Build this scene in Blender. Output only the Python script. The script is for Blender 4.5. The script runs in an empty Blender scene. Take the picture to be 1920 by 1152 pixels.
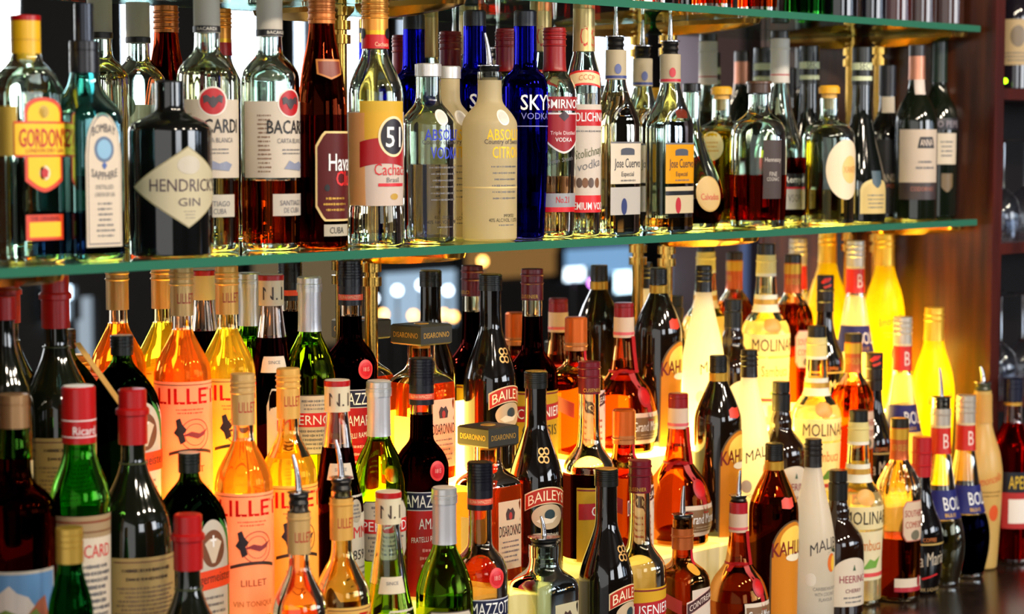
import bpy, bmesh, math, random
from mathutils import Vector, Matrix
random.seed(7)
sc = bpy.context.scene
C = sc.collection
# ---------------------------------------------------------------- camera, world, exposure
ZC = 1.735                                   # eye height; the counter top is at 0.90
FPX, CX, CY = 4000.0, 960.0, 576.0
TH = math.radians(4.47)
F0 = (0.7254, 0.6884); R0 = (0.6884, -0.7254)   # X runs along the bar, Y into it
cam_d = bpy.data.cameras.new('camera'); cam = bpy.data.objects.new('camera', cam_d); C.objects.link(cam)
sc.camera = cam
ct, st = math.cos(TH), math.sin(TH)
fwd = Vector((F0[0]*ct, F0[1]*ct, -st)); upv = Vector((F0[0]*st, F0[1]*st, ct)); rt = Vector((R0[0], R0[1], 0))
M = Matrix((rt, upv, -fwd)).transposed().to_4x4(); M.translation = (0, 0, ZC)
cam.matrix_world = M
cam_d.sensor_width = 36; cam_d.lens = FPX*36/1920; cam_d.clip_start = .05; cam_d.clip_end = 100
cam_d.dof.use_dof = True; cam_d.dof.focus_distance = 3.3; cam_d.dof.aperture_fstop = 3.6
sc.view_settings.view_transform = 'Standard'; sc.view_settings.look = 'None'
sc.view_settings.gamma = 1; sc.view_settings.exposure = 0.62
try: sc.view_settings.use_curve_mapping = False
except Exception: pass
w = bpy.data.worlds.new('world'); sc.world = w; w.use_nodes = True
w.node_tree.nodes['Background'].inputs[0].default_value = (.95, .93, .90, 1)
w.node_tree.nodes['Background'].inputs[1].default_value = 0.95
cy = sc.cycles
cy.max_bounces = 22; cy.transmission_bounces = 20; cy.glossy_bounces = 8; cy.diffuse_bounces = 7
cy.transparent_max_bounces = 8; cy.caustics_reflective = True; cy.caustics_refractive = True
cy.sample_clamp_indirect = 6.0; cy.blur_glossy = 0.5
cy.use_denoising = True
try:
    cy.denoiser = 'OPENIMAGEDENOISE'; cy.denoising_input_passes = 'RGB_ALBEDO_NORMAL'; cy.denoising_prefilter = 'ACCURATE'
except Exception: pass

def area(name, loc, target, size, power, col, size_y=None):
    d = bpy.data.lights.new(name, 'AREA'); d.energy = power; d.color = col; d.size = size
    if size_y: d.shape = 'RECTANGLE'; d.size_y = size_y
    o = bpy.data.objects.new(name, d); C.objects.link(o); o.location = loc
    o.rotation_euler = (Vector(target)-Vector(loc)).to_track_quat('-Z', 'Y').to_euler()
    return o
# daylight from the front windows of the room, and the ceiling lamps over the guests' side
area('window_daylight', (4.3, -3.6, 2.3), (2.6, 2.3, 1.5), 2.4, 70, (.93, .96, 1), 1.3)
area('window_daylight', (0.2, -3.6, 2.3), (2.4, 2.3, 1.5), 1.6, 30, (.93, .96, 1), 1.3)
for i in range(4):
    area('ceiling_lamp', (1.0+i*.85, .35, 2.85), (1.3+i*.85, 2.3, 1.3), .16, 13, (1, .85, .66))

def ray(px, py):
    a = (px-CX)/FPX; b = -(py-CY)/FPX
    return fwd + a*rt + b*upv
def atY(px, py, Y):
    d = ray(px, py); k = Y/d.y
    return Vector((d.x*k, Y, d.z*k+ZC))
def proj(p):
    v = Vector(p)-Vector((0, 0, ZC)); D = v.dot(fwd)
    return CX+FPX*v.dot(rt)/D, CY-FPX*v.dot(upv)/D

# ---------------------------------------------------------------- levels of the back bar
MIR = 2.48                                   # mirror plane
Z1 = .90; Z2 = Z1+.147; Z3 = Z1+.294         # counter and the two steps
ZS = ZC-.1545; ZU = ZC+.223                  # top faces of the glass shelves
ROWS = {1: (2.17, Z1), 2: (2.285, Z2), 3: (2.41, Z3)}

# ---------------------------------------------------------------- materials
MC = {}
def mk(key, fn):
    if key not in MC:
        m = bpy.data.materials.new(key if isinstance(key, str) else '_'.join(str(k) for k in key)[:60])
        m.use_nodes = True; fn(m.node_tree); MC[key] = m
    return MC[key]
def lin(c):
    return tuple(((v/255)/12.92 if v/255 <= .04045 else ((v/255+.055)/1.055)**2.4) for v in c)
def noise_bump(nt, p, scale, strength):
    n = nt.nodes.new('ShaderNodeTexNoise'); n.inputs['Scale'].default_value = scale; n.inputs['Detail'].default_value = 2
    tc = nt.nodes.new('ShaderNodeTexCoord'); nt.links.new(tc.outputs['Object'], n.inputs['Vector'])
    b = nt.nodes.new('ShaderNodeBump'); b.inputs['Strength'].default_value = strength; b.inputs['Distance'].default_value = .001
    nt.links.new(n.outputs['Fac'], b.inputs['Height']); nt.links.new(b.outputs[0], p.inputs['Normal'])
def paper(c, tr=.28):
    def f(nt):
        p = nt.nodes['Principled BSDF']; col = lin(c)+(1,)
        p.inputs['Base Color'].default_value = col; p.inputs['Roughness'].default_value = .45
        p.inputs['Specular IOR Level'].default_value = .3
        noise_bump(nt, p, 180, .15)
        t = nt.nodes.new('ShaderNodeBsdfTranslucent'); t.inputs[0].default_value = col
        mx = nt.nodes.new('ShaderNodeMixShader'); mx.inputs[0].default_value = tr
        nt.links.new(p.outputs[0], mx.inputs[1]); nt.links.new(t.outputs[0], mx.inputs[2])
        nt.links.new(mx.outputs[0], nt.nodes['Material Output'].inputs[0])
    return mk(('paper', c, tr), f)
def ink(c, metal=0.0):
    def f(nt):
        p = nt.nodes['Principled BSDF']; p.inputs['Base Color'].default_value = lin(c)+(1,)
        p.inputs['Roughness'].default_value = .4; p.inputs['Metallic'].default_value = metal
    return mk(('ink', c, metal), f)
def plastic(c, rough=.3, metal=0.0):
    def f(nt):
        p = nt.nodes['Principled BSDF']; p.inputs['Base Color'].default_value = lin(c)+(1,)
        p.inputs['Roughness'].default_value = rough; p.inputs['Metallic'].default_value = metal
        noise_bump(nt, p, 260, .12)
    return mk(('plastic', c, rough, metal), f)
def foil(c): return plastic(c, .33, .55)
def dark(c, tr=None):
    def f(nt):
        p = nt.nodes['Principled BSDF']; p.inputs['Base Color'].default_value = lin(c)+(1,)
        p.inputs['Roughness'].default_value = .07; p.inputs['IOR'].default_value = 1.5
        p.inputs['Coat Weight'].default_value = .6; p.inputs['Coat Roughness'].default_value = .03
    return mk(('darkglass', c), f)
def glass(c=(238, 246, 240), rough=0.0, ior=1.47):
    def f(nt):
        nt.nodes.remove(nt.nodes['Principled BSDF'])
        g = nt.nodes.new('ShaderNodeBsdfGlass'); g.inputs['Color'].default_value = lin(c)+(1,)
        g.inputs['Roughness'].default_value = rough; g.inputs['IOR'].default_value = ior
        nt.links.new(g.outputs[0], nt.nodes['Material Output'].inputs[0])
    return mk(('glass', c, rough, ior), f)
def liquid(c, scat=0.0):
    def f(nt):
        nt.nodes.remove(nt.nodes['Principled BSDF'])
        g = nt.nodes.new('ShaderNodeBsdfGlass'); g.inputs['Color'].default_value = lin(c)+(1,)
        g.inputs['IOR'].default_value = 1.4; g.inputs['Roughness'].default_value = 0.0
        out = nt.nodes['Material Output']
        if scat:
            t = nt.nodes.new('ShaderNodeBsdfTranslucent'); t.inputs[0].default_value = lin(c)+(1,)
            d = nt.nodes.new('ShaderNodeBsdfDiffuse'); d.inputs[0].default_value = lin(c)+(1,)
            m1 = nt.nodes.new('ShaderNodeMixShader'); m1.inputs[0].default_value = .3
            nt.links.new(t.outputs[0], m1.inputs[1]); nt.links.new(d.outputs[0], m1.inputs[2])
            mx = nt.nodes.new('ShaderNodeMixShader'); mx.inputs[0].default_value = scat
            nt.links.new(g.outputs[0], mx.inputs[1]); nt.links.new(m1.outputs[0], mx.inputs[2]); nt.links.new(mx.outputs[0], out.inputs[0])
        else: nt.links.new(g.outputs[0], out.inputs[0])
    return mk(('liquid', c, scat), f)
def milky(c, tr=.5, rough=.25):
    """opaque coated or frosted glass that lets light glow through"""
    def f(nt):
        p = nt.nodes['Principled BSDF']; p.inputs['Base Color'].default_value = lin(c)+(1,); p.inputs['Roughness'].default_value = rough
        t = nt.nodes.new('ShaderNodeBsdfTranslucent'); t.inputs[0].default_value = lin(c)+(1,)
        mx = nt.nodes.new('ShaderNodeMixShader'); mx.inputs[0].default_value = tr
        nt.links.new(p.outputs[0], mx.inputs[1]); nt.links.new(t.outputs[0], mx.inputs[2])
        nt.links.new(mx.outputs[0], nt.nodes['Material Output'].inputs[0])
    return mk(('milky', c, tr, rough), f)
def glow(c, s, base=None):
    def f(nt):
        p = nt.nodes['Principled BSDF']; p.inputs['Base Color'].default_value = lin(base or c)+(1,)
        p.inputs['Roughness'].default_value = .35
        p.inputs['Emission Color'].default_value = lin(c)+(1,); p.inputs['Emission Strength'].default_value = s
    return mk(('glow', c, s), f)
def wood(c, c2, rough=.3):
    def f(nt):
        p = nt.nodes['Principled BSDF']; tc = nt.nodes.new('ShaderNodeTexCoord'); mp = nt.nodes.new('ShaderNodeMapping')
        mp.inputs['Scale'].default_value = (14, 14, 1.2); n = nt.nodes.new('ShaderNodeTexNoise'); n.inputs['Scale'].default_value = 3; n.inputs['Detail'].default_value = 6
        r = nt.nodes.new('ShaderNodeValToRGB'); r.color_ramp.elements[0].color = lin(c)+(1,); r.color_ramp.elements[1].color = lin(c2)+(1,)
        r.color_ramp.elements[0].position = .35; r.color_ramp.elements[1].position = .7
        for a, b in ((tc.outputs['Object'], mp.inputs[0]), (mp.outputs[0], n.inputs['Vector']), (n.outputs['Fac'], r.inputs[0]), (r.outputs[0], p.inputs['Base Color'])): nt.links.new(a, b)
        p.inputs['Roughness'].default_value = rough
    return mk(('wood', c, c2), f)
BRASS = plastic((214, 170, 84), .22, 1.0)
STEEL = plastic((205, 205, 210), .16, 1.0)
BLACK = plastic((14, 14, 16), .35)
CLEAR = glass(); PAPER = paper((244, 228, 206)); CREAM = paper((236, 218, 178)); RED = ink((170, 12, 16)); NAVY = ink((22, 26, 70))
INK = ink((18, 16, 20)); GOLD = ink((214, 164, 70), .6); WHITE = ink((240, 240, 240)); GREY = ink((110, 108, 112)); SILVER = plastic((205, 205, 205), .3, .7)

# ---------------------------------------------------------------- mesh helpers
def mesh_obj(name, verts, faces, mat, parent=None, smooth=True, sharp=35):
    me = bpy.data.meshes.new(name); me.from_pydata(verts, [], faces); me.materials.append(mat)
    if smooth:
        me.shade_smooth() if hasattr(me, 'shade_smooth') else None
        try: me.set_sharp_from_angle(angle=math.radians(sharp))
        except Exception: pass
    else:
        me.shade_flat()
    o = bpy.data.objects.new(name, me); C.objects.link(o)
    if parent: o.parent = parent
    return o
class G:
    """collects geometry for one mesh"""
    def __init__(s): s.v = []; s.f = []
    def add(s, v, f):
        k = len(s.v); s.v += [tuple(x) for x in v]; s.f += [tuple(i+k for i in q) for q in f]; return s
    def box(s, a, b):
        (x0, y0, z0), (x1, y1, z1) = a, b
        return s.add([(x0,y0,z0),(x1,y0,z0),(x1,y1,z0),(x0,y1,z0),(x0,y0,z1),(x1,y0,z1),(x1,y1,z1),(x0,y1,z1)],
            [(0,3,2,1),(4,5,6,7),(0,1,5,4),(1,2,6,5),(2,3,7,6),(3,0,4,7)])
    def lathe(s, pts, xs, n=36):
        """pts (r,z); xs(theta,r,z)->(x,y). r==0 at an end closes it"""
        v = []; rings = []
        for r, z in pts:
            if r <= 1e-7: rings.append([len(v)]); v.append((0, 0, z))
            else:
                rings.append(list(range(len(v), len(v)+n)))
                for i in range(n):
                    x, y = xs(2*math.pi*i/n, r, z); v.append((x, y, z))
        f = []
        for a, b in zip(rings, rings[1:]):
            if len(a) == 1 and len(b) == 1: continue
            for i in range(n):
                j = (i+1) % n
                if len(a) == 1: f.append((a[0], b[j], b[i]))
                elif len(b) == 1: f.append((a[i], a[j], b[0]))
                else: f.append((a[i], a[j], b[j], b[i]))
        return s.add(v, f)
    def tube(s, pts, radii, n=10):
        pts = [Vector(p) for p in pts]; v = []; f = []
        for k, p in enumerate(pts):
            t = (pts[min(k+1, len(pts)-1)]-pts[max(k-1, 0)]).normalized()
            a = t.cross(Vector((0, 1, .1))).normalized(); b = t.cross(a)
            r = radii[k] if isinstance(radii, (list, tuple)) else radii
            for i in range(n):
                q = 2*math.pi*i/n; v.append(p+a*r*math.cos(q)+b*r*math.sin(q))
        for k in range(len(pts)-1):
            for i in range(n):
                j = (i+1) % n; f.append((k*n+i, k*n+j, (k+1)*n+j, (k+1)*n+i))
        f.append(tuple(range(n))[::-1]); f.append(tuple((len(pts)-1)*n+i for i in range(n)))
        return s.add(v, f)
    def build(s, name, mat, parent=None, smooth=True, sharp=35):
        return mesh_obj(name, s.v, s.f, mat, parent, smooth, sharp)
def rnd(th, r, z): return r*math.sin(th), -r*math.cos(th)      # theta 0 faces the guests (-Y)
def tag(o, label, cat, group=None, kind=None):
    if label: o['label'] = label
    if cat: o['category'] = cat
    if group: o['group'] = group
    if kind: o['kind'] = kind
    return o
def empty(name, loc, rz=0):
    o = bpy.data.objects.new(name, None); C.objects.link(o); o.location = loc; o.rotation_euler = (0, 0, rz); o.empty_display_size = .02
    return o
TXT = {}
def text_geo(s, bold):
    k = (s, bold)
    if k not in TXT:
        cu = bpy.data.curves.new('t', 'FONT'); cu.body = s; cu.resolution_u = 2; cu.offset = 0 if bold < 2 else .009; cu.space_character = 1.0
        o = bpy.data.objects.new('t', cu); me = bpy.data.meshes.new_from_object(o)
        v = [x.co.copy() for x in me.vertices]; f = [tuple(p.vertices) for p in me.polygons]
        bpy.data.objects.remove(o); bpy.data.meshes.remove(me); bpy.data.curves.remove(cu)
        x0 = min(q.x for q in v); x1 = max(q.x for q in v); y0 = min(q.y for q in v); y1 = max(q.y for q in v)
        TXT[k] = ([((q.x-x0)/(x1-x0)-.5, (q.y-y0)/(y1-y0)-.5) for q in v], f, (x1-x0)/(y1-y0))
    return TXT[k]
# outline shapes: for s in [-.5,.5] give (lo,hi) in [-.5,.5]
def sh_rect(s): return -.5, .5
def sh_oval(s): h = math.sqrt(max(0, .25-s*s)); return -h, h
def sh_diamond(s): h = .5-abs(s); return -h, h
def sh_arch(s): return -.5, .5-.32*(1-math.sqrt(max(0, 1-4*s*s)))
def sh_shield(s): return -.5+.3*abs(2*s)**1.6, .5
def sh_oct(s): c = max(0, abs(s)-.38)/.12*.16; return -.5+c, .5-c
def sh_vee(s): return -.5+.55*abs(2*s)*.5, .5
def sh_top(s): return -.5, .5-.25*(1-math.cos(2*math.pi*s))*.5*0-.0+.0
def sh_trap(s): return -.5, (.5 if abs(s) < .38 else .5-(abs(s)-.38)/.12)
SHP = dict(rect=sh_rect, oval=sh_oval, diamond=sh_diamond, arch=sh_arch, shield=sh_shield, oct=sh_oct, vee=sh_vee, trap=sh_trap)

YFIX = {'dark bottle with long red wax cap and hanging tan paper tag, on the top step': 2.421,
    'green bottle with tall red cap and white label in red letters, on the middle step': 2.276,
    'dark bottle with red cap at the left end of the top step': 2.407,
    'flat dark green flask with short black cap and green-framed label, on the top step': 2.412,
    'flat dark green flask with stag-head label and orange band, on the middle step': 2.294,
    'clear bottle of coral pink aperitif with salmon label, on the top step': 2.404,
    'clear bottle of peach aperitif with salmon label, on the middle step': 2.287,
    'half-empty bottle of orange aperitif with black-collared steel pourer, standing on the counter': 2.164,
    'clear bottle of golden aperitif with orange-gold foil neck, on the middle step': 2.292,
    'slim bottle of dark red liquor with yellow-lit white cap, on the top step': 2.4,
    'slim bottle of brown liquor with white cap and oval seal label, on the middle step': 2.283,
    'green anise bottle with ridged silver cap, standing on the counter': 2.162,
    'nearly empty clear cassis bottle with yellow and red label, standing on the counter': 2.176,
    'round brown bottle with red ribbon and wax seal, on the top step': 2.403,
    'white coconut rum bottle with palm and sunset print, standing on the counter': 2.145,
    'small dark brown cherry-liqueur bottle with white label, standing on the counter': 2.152,
    'glowing clear sambuca bottle with black cap, on the top step': 2.408,
    'clear sambuca bottle with cream label, standing on the counter': 2.173,
    'half-empty ribbed-shoulder bottle of brown whiskey liqueur, standing on the counter': 2.135,
    'black coffee-rum bottle with long dark neck sleeve, on the middle step': 2.292,
    'black tapered coffee-rum bottle with red neck sleeve, standing on the counter': 2.139,
    'yellow-lit liqueur bottle with red neck band, on the middle step': 2.288,
    'clear liqueur bottle with black pourer and red neck band, standing on the counter': 2.155,
    'dark blue liqueur bottle with red neck band and blue label, standing on the counter': 2.16,
    'pale yellow pear-shaped bottle with steel pourer, standing on the counter': 2.177,
    'golden rum bottle with red bat seal, beside the brown rum bottle': 2.327,
    'slim gold-sleeved vodka bottle behind the blue vodka': 2.398,
    'flat clear tequila bottle with white label and steel pourer': 2.293,
    'flat clear tequila bottle behind the orange-labelled one': 2.378,
    'brown bottle with pale label on the upper shelf': 2.307,
    'clear bottle of bright yellow aperitif with yellow label, on the top step': 2.404,
    'half-empty amber coffee-liqueur bottle with arched yellow label, standing on the counter': 2.168,
    'black bottle beside the red-brown one on the upper shelf': 2.318,
    'red-brown bottle on the upper shelf': 2.307,
    'brown bottle with cream label, rightmost on the upper shelf': 2.289}   # small shifts in depth so that neighbours do not touch
class Bottle:
    def __init__(s, name, label, px, py, row, ref, group=None, rz=0.0, Y=None, z0=None, cat='bottle', H=None):
        if Y is None: Y, z0 = ROWS[row]
        Y = YFIX.get(label, Y)
        if z0 is None: z0 = ROWS[row][1]
        top = atY(px, py, Y); s.H = (top.z-z0) if H is None else H
        s.root = tag(empty(name, (top.x, Y, z0+.0006), math.radians(rz)), label, cat, group)
        rpx, ry, rY, rz0 = ref               # reference bottle in the photograph
        q = atY(rpx, ry, rY); s.yt = ry; s.yb = proj((q.x, rY, rz0))[1]
        s.k = s.H/(s.yb-s.yt)
        d = ray(rpx, ry); s.av = -math.atan2(d.x, d.y)   # azimuth of the viewer seen from the bottle
        s.box = None; s.xs = rnd; s.P = None; s.ink = {}; s.X = top.x; s.Y = Y; s.name = name
        ALL.append(s)
    def z(s, y): return (s.yb-y)*s.k
    # ---- outline, in pixels of the reference bottle: (half width, y) from the top down
    def prof(s, pts, sm=2, box=None, n=40):
        p = [(max(r, 0)*s.k, s.z(y)) for r, y in pts]
        if p[-1][1] > .001: p.append((p[-1][0], .004))
        p[-1] = (p[-1][0], .004)
        for _ in range(sm):
            q = [p[0]]
            for a, b in zip(p, p[1:]):
                if abs(a[1]-b[1]) < 1e-5 and sm: q += [a, b]; continue
                q += [(a[0]*.78+b[0]*.22, a[1]*.78+b[1]*.22), (a[0]*.22+b[0]*.78, a[1]*.22+b[1]*.78)]
            q.append(p[-1]); p = q
        s.P = p; s.R = max(r for r, z in p); s.rn = p[0][0]; s.n = n
        if box:
            hx, hy, e = box[0]*s.k, box[1]*s.k, box[2]; s.box = (hx, hy, e); R, rn = s.R, s.rn*1.12
            s.R = max(hx, hy)
            def xs(th, r, z):
                w = min(1, max(0, (r-rn)/(R-rn))); w = w*w*(3-2*w)
                sx, cx = math.sin(th), math.cos(th); q = 2/e
                bx = hx*r/R*math.copysign(abs(sx)**q, sx); by = -hy*r/R*math.copysign(abs(cx)**q, cx)
                return r*sx*(1-w)+bx*w, -r*cx*(1-w)+by*w
            s.xs = xs; s.Rr = R
        return s
    def r_at(s, z):
        P = s.P
        for a, b in zip(P, P[1:]):
            if b[1] <= z <= a[1]:
                t = (z-a[1])/(b[1]-a[1]) if a[1] != b[1] else 0
                return a[0]+(b[0]-a[0])*t
        return P[0][0] if z > P[0][1] else P[-1][0]
    def cut(s, z0, z1):
        """outer outline between two heights, top first"""
        o = [(s.r_at(z1), z1)]+[p for p in s.P if z0+1e-5 < p[1] < z1-1e-5]+[(s.r_at(z0), z0)]
        return o
    def foot(s):
        r = s.P[-1][0]; return [(r*.93, .0006), (r*.8, 0), (0, 0)]
    def solid(s, mat, name='glass_body'):
        top = s.P[0]
        s.body_o = G().lathe([(0, top[1])]+s.P+s.foot(), s.xs, s.n).build(name, mat, s.root, sharp=50); return s.body_o
    def hollow(s, gm, lm=None, y_level=None, base=.010, wall=.0024, mouth=True):
        """clear glass above the level, the liquid filling the bottle below it, a thick glass foot"""
        zl = s.z(y_level) if y_level else base+.0004
        zt = s.P[0][1]
        out = s.cut(zl, zt); inn = [(max(r-wall, .002), z) for r, z in out[::-1]]
        g = G().lathe(out+inn+[out[0]], s.xs, s.n)
        s.body_o = g.build('glass_body', gm, s.root, sharp=60)
        G().lathe([(0, base)]+s.cut(.004, base)+s.foot(), s.xs, s.n).build('glass_foot', gm, s.root, sharp=60)
        if lm:
            lo = s.cut(base+.0003, zl-.0003)
            G().lathe([(0, lo[0][1])]+lo+[(0, lo[-1][1])], s.xs, s.n).build('liquid', lm, s.root, sharp=60)
    def cyl(s, r, y0, y1, mat, name='cap', rings=0, top=None, bev=1.2, flare=0):
        z1, z0 = s.z(y0), s.z(y1); r *= s.k; b = min(bev*s.k, (z1-z0)*.3); ft = flare*s.k
        p = [(0, z1), (r+ft-b, z1), (r+ft, z1-b)]
        for i in range(rings):
            zz = z1-b-(z1-z0-2*b)*(i+1)/(rings+2.5); d = min((z1-z0)*.02, .0012); rr = r
            p += [(rr, zz+d), (rr-.0009, zz+d*.4), (rr-.0009, zz-d*.4), (rr, zz-d)]
        p += [(r, z0), (0, z0)]
        o = G().lathe(p, rnd, 30).build(name, mat, s.root, sharp=28)
        if top:
            G().lathe([(0, z1+.0006), ((r+ft-b)*.98, z1+.0006), (r+ft-b, z1+.0001), (0, z1+.0001)], rnd, 30).build('cap_top', top, o)
        return o
    def sleeve(s, y0, y1, mat, off=.5, name='foil_sleeve', rings=()):
        zt, zb = s.z(y0), s.z(y1); c = s.cut(zb, min(zt, s.P[0][1])); o = off*s.k
        p = [(r+o, z) for r, z in c]
        if zt >= s.P[0][1]-.0005: p = [(0, c[0][1]+.0012), (p[0][0]-.001, c[0][1]+.0012)]+p
        for y in rings:
            zz = s.z(y); rr = s.r_at(zz)+o
            p = [q for q in p if abs(q[1]-zz) > .0021]+[(rr, zz+.002), (rr+.0014, zz+.0006), (rr+.0014, zz-.0006), (rr, zz-.002)]
            p.sort(key=lambda q: -q[1])
        p.append((max(p[-1][0]-o*1.2, .001), zb))
        return G().lathe(p, s.xs, s.n).build(name, mat, s.root, sharp=30)
    def map(s, a, u, z, off, face):
        """u is a length along the surface in metres, a the azimuth of its centre"""
        if face is None:
            r = s.r_at(z); t = a+u/max(r, .004); return (r+off)*math.sin(t), -(r+off)*math.cos(t), z
        hx, hy, e = s.box; f = s.r_at(z)/s.Rr; hx *= f; hy *= f
        if face == 'F':
            q = min(.97, abs(u/hx)); return u, -hy*(1-q**e)**(1/e)-off, z
        q = min(.97, abs(u/hy)); return -hx*(1-q**e)**(1/e)-off, -u, z
    def az(s, dx, y): 
        r = s.r_at(s.z(y))/s.k; return s.av+math.asin(max(-.98, min(.98, dx/r)))
    def lab(s, shape, dx, y0, y1, wpx, mat, lvl=1, name='label', bow=0, face=None, az=None, cols=22, tilt=0):
        z1, z0 = s.z(y0), s.z(y1); zc, h = (z0+z1)/2, z1-z0; W = wpx*s.k; off = .0003*lvl
        a = None if face else (math.radians(az) if az is not None else s.az(dx, (y0+y1)/2)); uc = dx*s.k if face else 0
        fn = SHP[shape]; v = []; f = []; rows = 5
        for i in range(cols+1):
            q = -.5+i/cols; q = max(-.4999, min(.4999, q)) if shape in ('oval', 'diamond') else q
            if shape in ('oval',): q = .5*math.sin(math.pi*q)
            lo, hi = fn(q)
            for j in range(rows+1):
                zz = zc+h*(lo+(hi-lo)*j/rows)-bow*s.k*(2*q)**2+tilt*s.k*q
                v.append(s.map(a, uc+q*W, zz, off, face))
        for i in range(cols):
            for j in range(rows):
                k = i*(rows+1)+j; f.append((k, k+rows+1, k+rows+2, k+1))
        return mesh_obj(name, v, f, mat, s.root, sharp=80)
    def txt(s, t, dx, y0, y1, wpx, mat, lvl=3, bow=0, face=None, bold=1, az=None, tilt=0):
        z1, z0 = s.z(y0), s.z(y1); zc, h = (z0+z1)/2, z1-z0; W = wpx*s.k; off = .0003*lvl
        a = None if face else (math.radians(az) if az is not None else s.az(dx, (y0+y1)/2)); uc = dx*s.k if face else 0
        v, f, asp = text_geo(t, bold)
        g = s.ink.setdefault(mat.name, (mat, G()))[1]
        g.add([s.map(a, uc+x*W, zc+y*h-bow*s.k*(2*x)**2+tilt*s.k*x, off, face) for x, y in v], f)
    def fine(s, dx, y0, y1, wpx, mat, n, lvl=3, face=None, az=None, th=.28):
        """small print too fine to read: rows of short strokes"""
        z1, z0 = s.z(y0), s.z(y1); a = None if face else (math.radians(az) if az is not None else s.az(dx, (y0+y1)/2)); uc = dx*s.k if face else 0
        g = s.ink.setdefault(mat.name, (mat, G()))[1]; off = .0003*lvl; rr = random.Random(int(y0*7+dx))
        for i in range(n):
            zc = z1-(z1-z0)*(i+.5)/n; hh0 = (z1-z0)/n*th*.8; W = wpx*s.k*rr.uniform(.7, 1); u = -W/2
            while u < W/2:
                l = rr.uniform(.0007, .0019); hh = hh0*rr.uniform(.55, 1)
                p = [s.map(a, uc+x, zz, off, face) for x, zz in ((u, zc-hh), (u+l, zc-hh), (u+l, zc+hh), (u, zc+hh))]
                g.add(p, [(0, 1, 2, 3)]); u += l+rr.choice((.0004, .0005, .0013))
    def blob(s, dx, dy, pts, mat, lvl=3, face=None, az=None):
        """flat printed figure; pts in px, y up, about (dx, dy)"""
        a = None if face else (math.radians(az) if az is not None else s.az(dx, dy)); uc = dx*s.k if face else 0
        zc = s.z(dy); g = s.ink.setdefault(mat.name, (mat, G()))[1]
        xs_ = sorted(set([p[0] for p in pts]+[min(p[0] for p in pts)+(max(p[0] for p in pts)-min(p[0] for p in pts))*i/8 for i in range(9)]))
        def cross(x):                         # where the outline crosses a vertical line
            o = []
            for (xa, ya), (xb, yb) in zip(pts, pts[1:]+pts[:1]):
                if (xa <= x < xb) or (xb <= x < xa): o.append(ya+(yb-ya)*(x-xa)/(xb-xa))
            return sorted(o)
        for x0, x1 in zip(xs_, xs_[1:]):
            e = (x1-x0)*.01; c0, c1 = cross(x0+e), cross(x1-e)
            if len(c0) != len(c1): continue
            for i in range(0, len(c0)-1, 2):
                q = [(x0, c0[i]), (x1, c1[i]), (x1, c1[i+1]), (x0, c0[i+1])]
                g.add([s.map(a, uc+x*s.k, zc+y*s.k, .0003*lvl, face) for x, y in q], [(0, 1, 2, 3)])
    def pourer(s, y_tip, y_disc, y_neck, r, lean=4, collar=BLACK, disc=STEEL, name='pourer'):
        """steel speed pourer: collar, disc and bent spout; the mouth is at y_neck"""
        z2, z1, z0 = s.z(y_tip), s.z(y_disc), s.z(y_neck); r *= s.k
        p = [(0, z1), (r*.8, z1)]
        m = 5
        for i in range(m+1):
            zz = z1-(z1-z0)*i/m; p += [(r*(.98 if i % 2 else .84), zz)]
        p += [(r*.7, z0-.004), (0, z0-.004)]
        o = G().lathe(p, rnd, 24).build(name, collar, s.root, sharp=25)
        G().lathe([(0, z1+.002), (r*.5, z1+.002), (r*1.15, z1+.0004), (r*1.15, z1-.0008), (0, z1-.0008)], rnd, 24).build('pourer_disc', disc, o)
        L = z2-z1; ln = lean*s.k
        pts = [(ln*(t**2)*1.0, -ln*.6*t*t, z1+L*t) for t in (0, .15, .35, .6, .8, 1)]
        G().tube(pts, [.0052, .0044, .0040, .0034, .0029, .0022], 12).build('spout', STEEL, o)
        return o
    def done(s):
        for k, (m, g) in s.ink.items():
            mesh_obj('lettering', g.v, g.f, m, s.root, smooth=False)
        return s
ALL = []
# ---------------------------------------------------------------- the back bar itself
def struct(name, g, m, parent=None, smooth=False):
    o = g.build(name, m, parent, smooth=smooth)
    if parent is None: o['kind'] = 'structure'
    return o
XL, XR = 1.405, 3.685
RW = wood((58, 20, 16), (84, 30, 22)); RW2 = wood((46, 21, 15), (86, 42, 19)); BW = wood((24, 17, 14), (44, 32, 26), .22)
# mirror
def mirror_m(nt):
    nt.nodes.remove(nt.nodes['Principled BSDF']); g = nt.nodes.new('ShaderNodeBsdfGlossy'); g.inputs['Roughness'].default_value = 0.0
    g.inputs['Color'].default_value = (.84, .84, .82, 1); nt.links.new(g.outputs[0], nt.nodes['Material Output'].inputs[0])
mo = G().box((XL, MIR, Z1), (XR, MIR+.006, 2.75)).build('mirror', mk('mirror', mirror_m), None, smooth=False)
tag(mo, 'large mirror wall behind the shelves and bottles', 'mirror')
struct('wall_back', G().box((-.5, MIR+.008, 0), (6.5, MIR+.12, 3.0)), RW)
# side posts
struct('partition_right', G().box((XR, 2.205, Z1), (XR+.030, MIR+.006, 2.75)), RW2)
struct('partition_left', G().box((XL-.03, 2.205, Z1), (XL, MIR+.006, 2.75)), RW2)
struct('trim_1', G().box((XR-.002, 2.196, Z1), (XR+.032, 2.206, 2.75)), RW)
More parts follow.
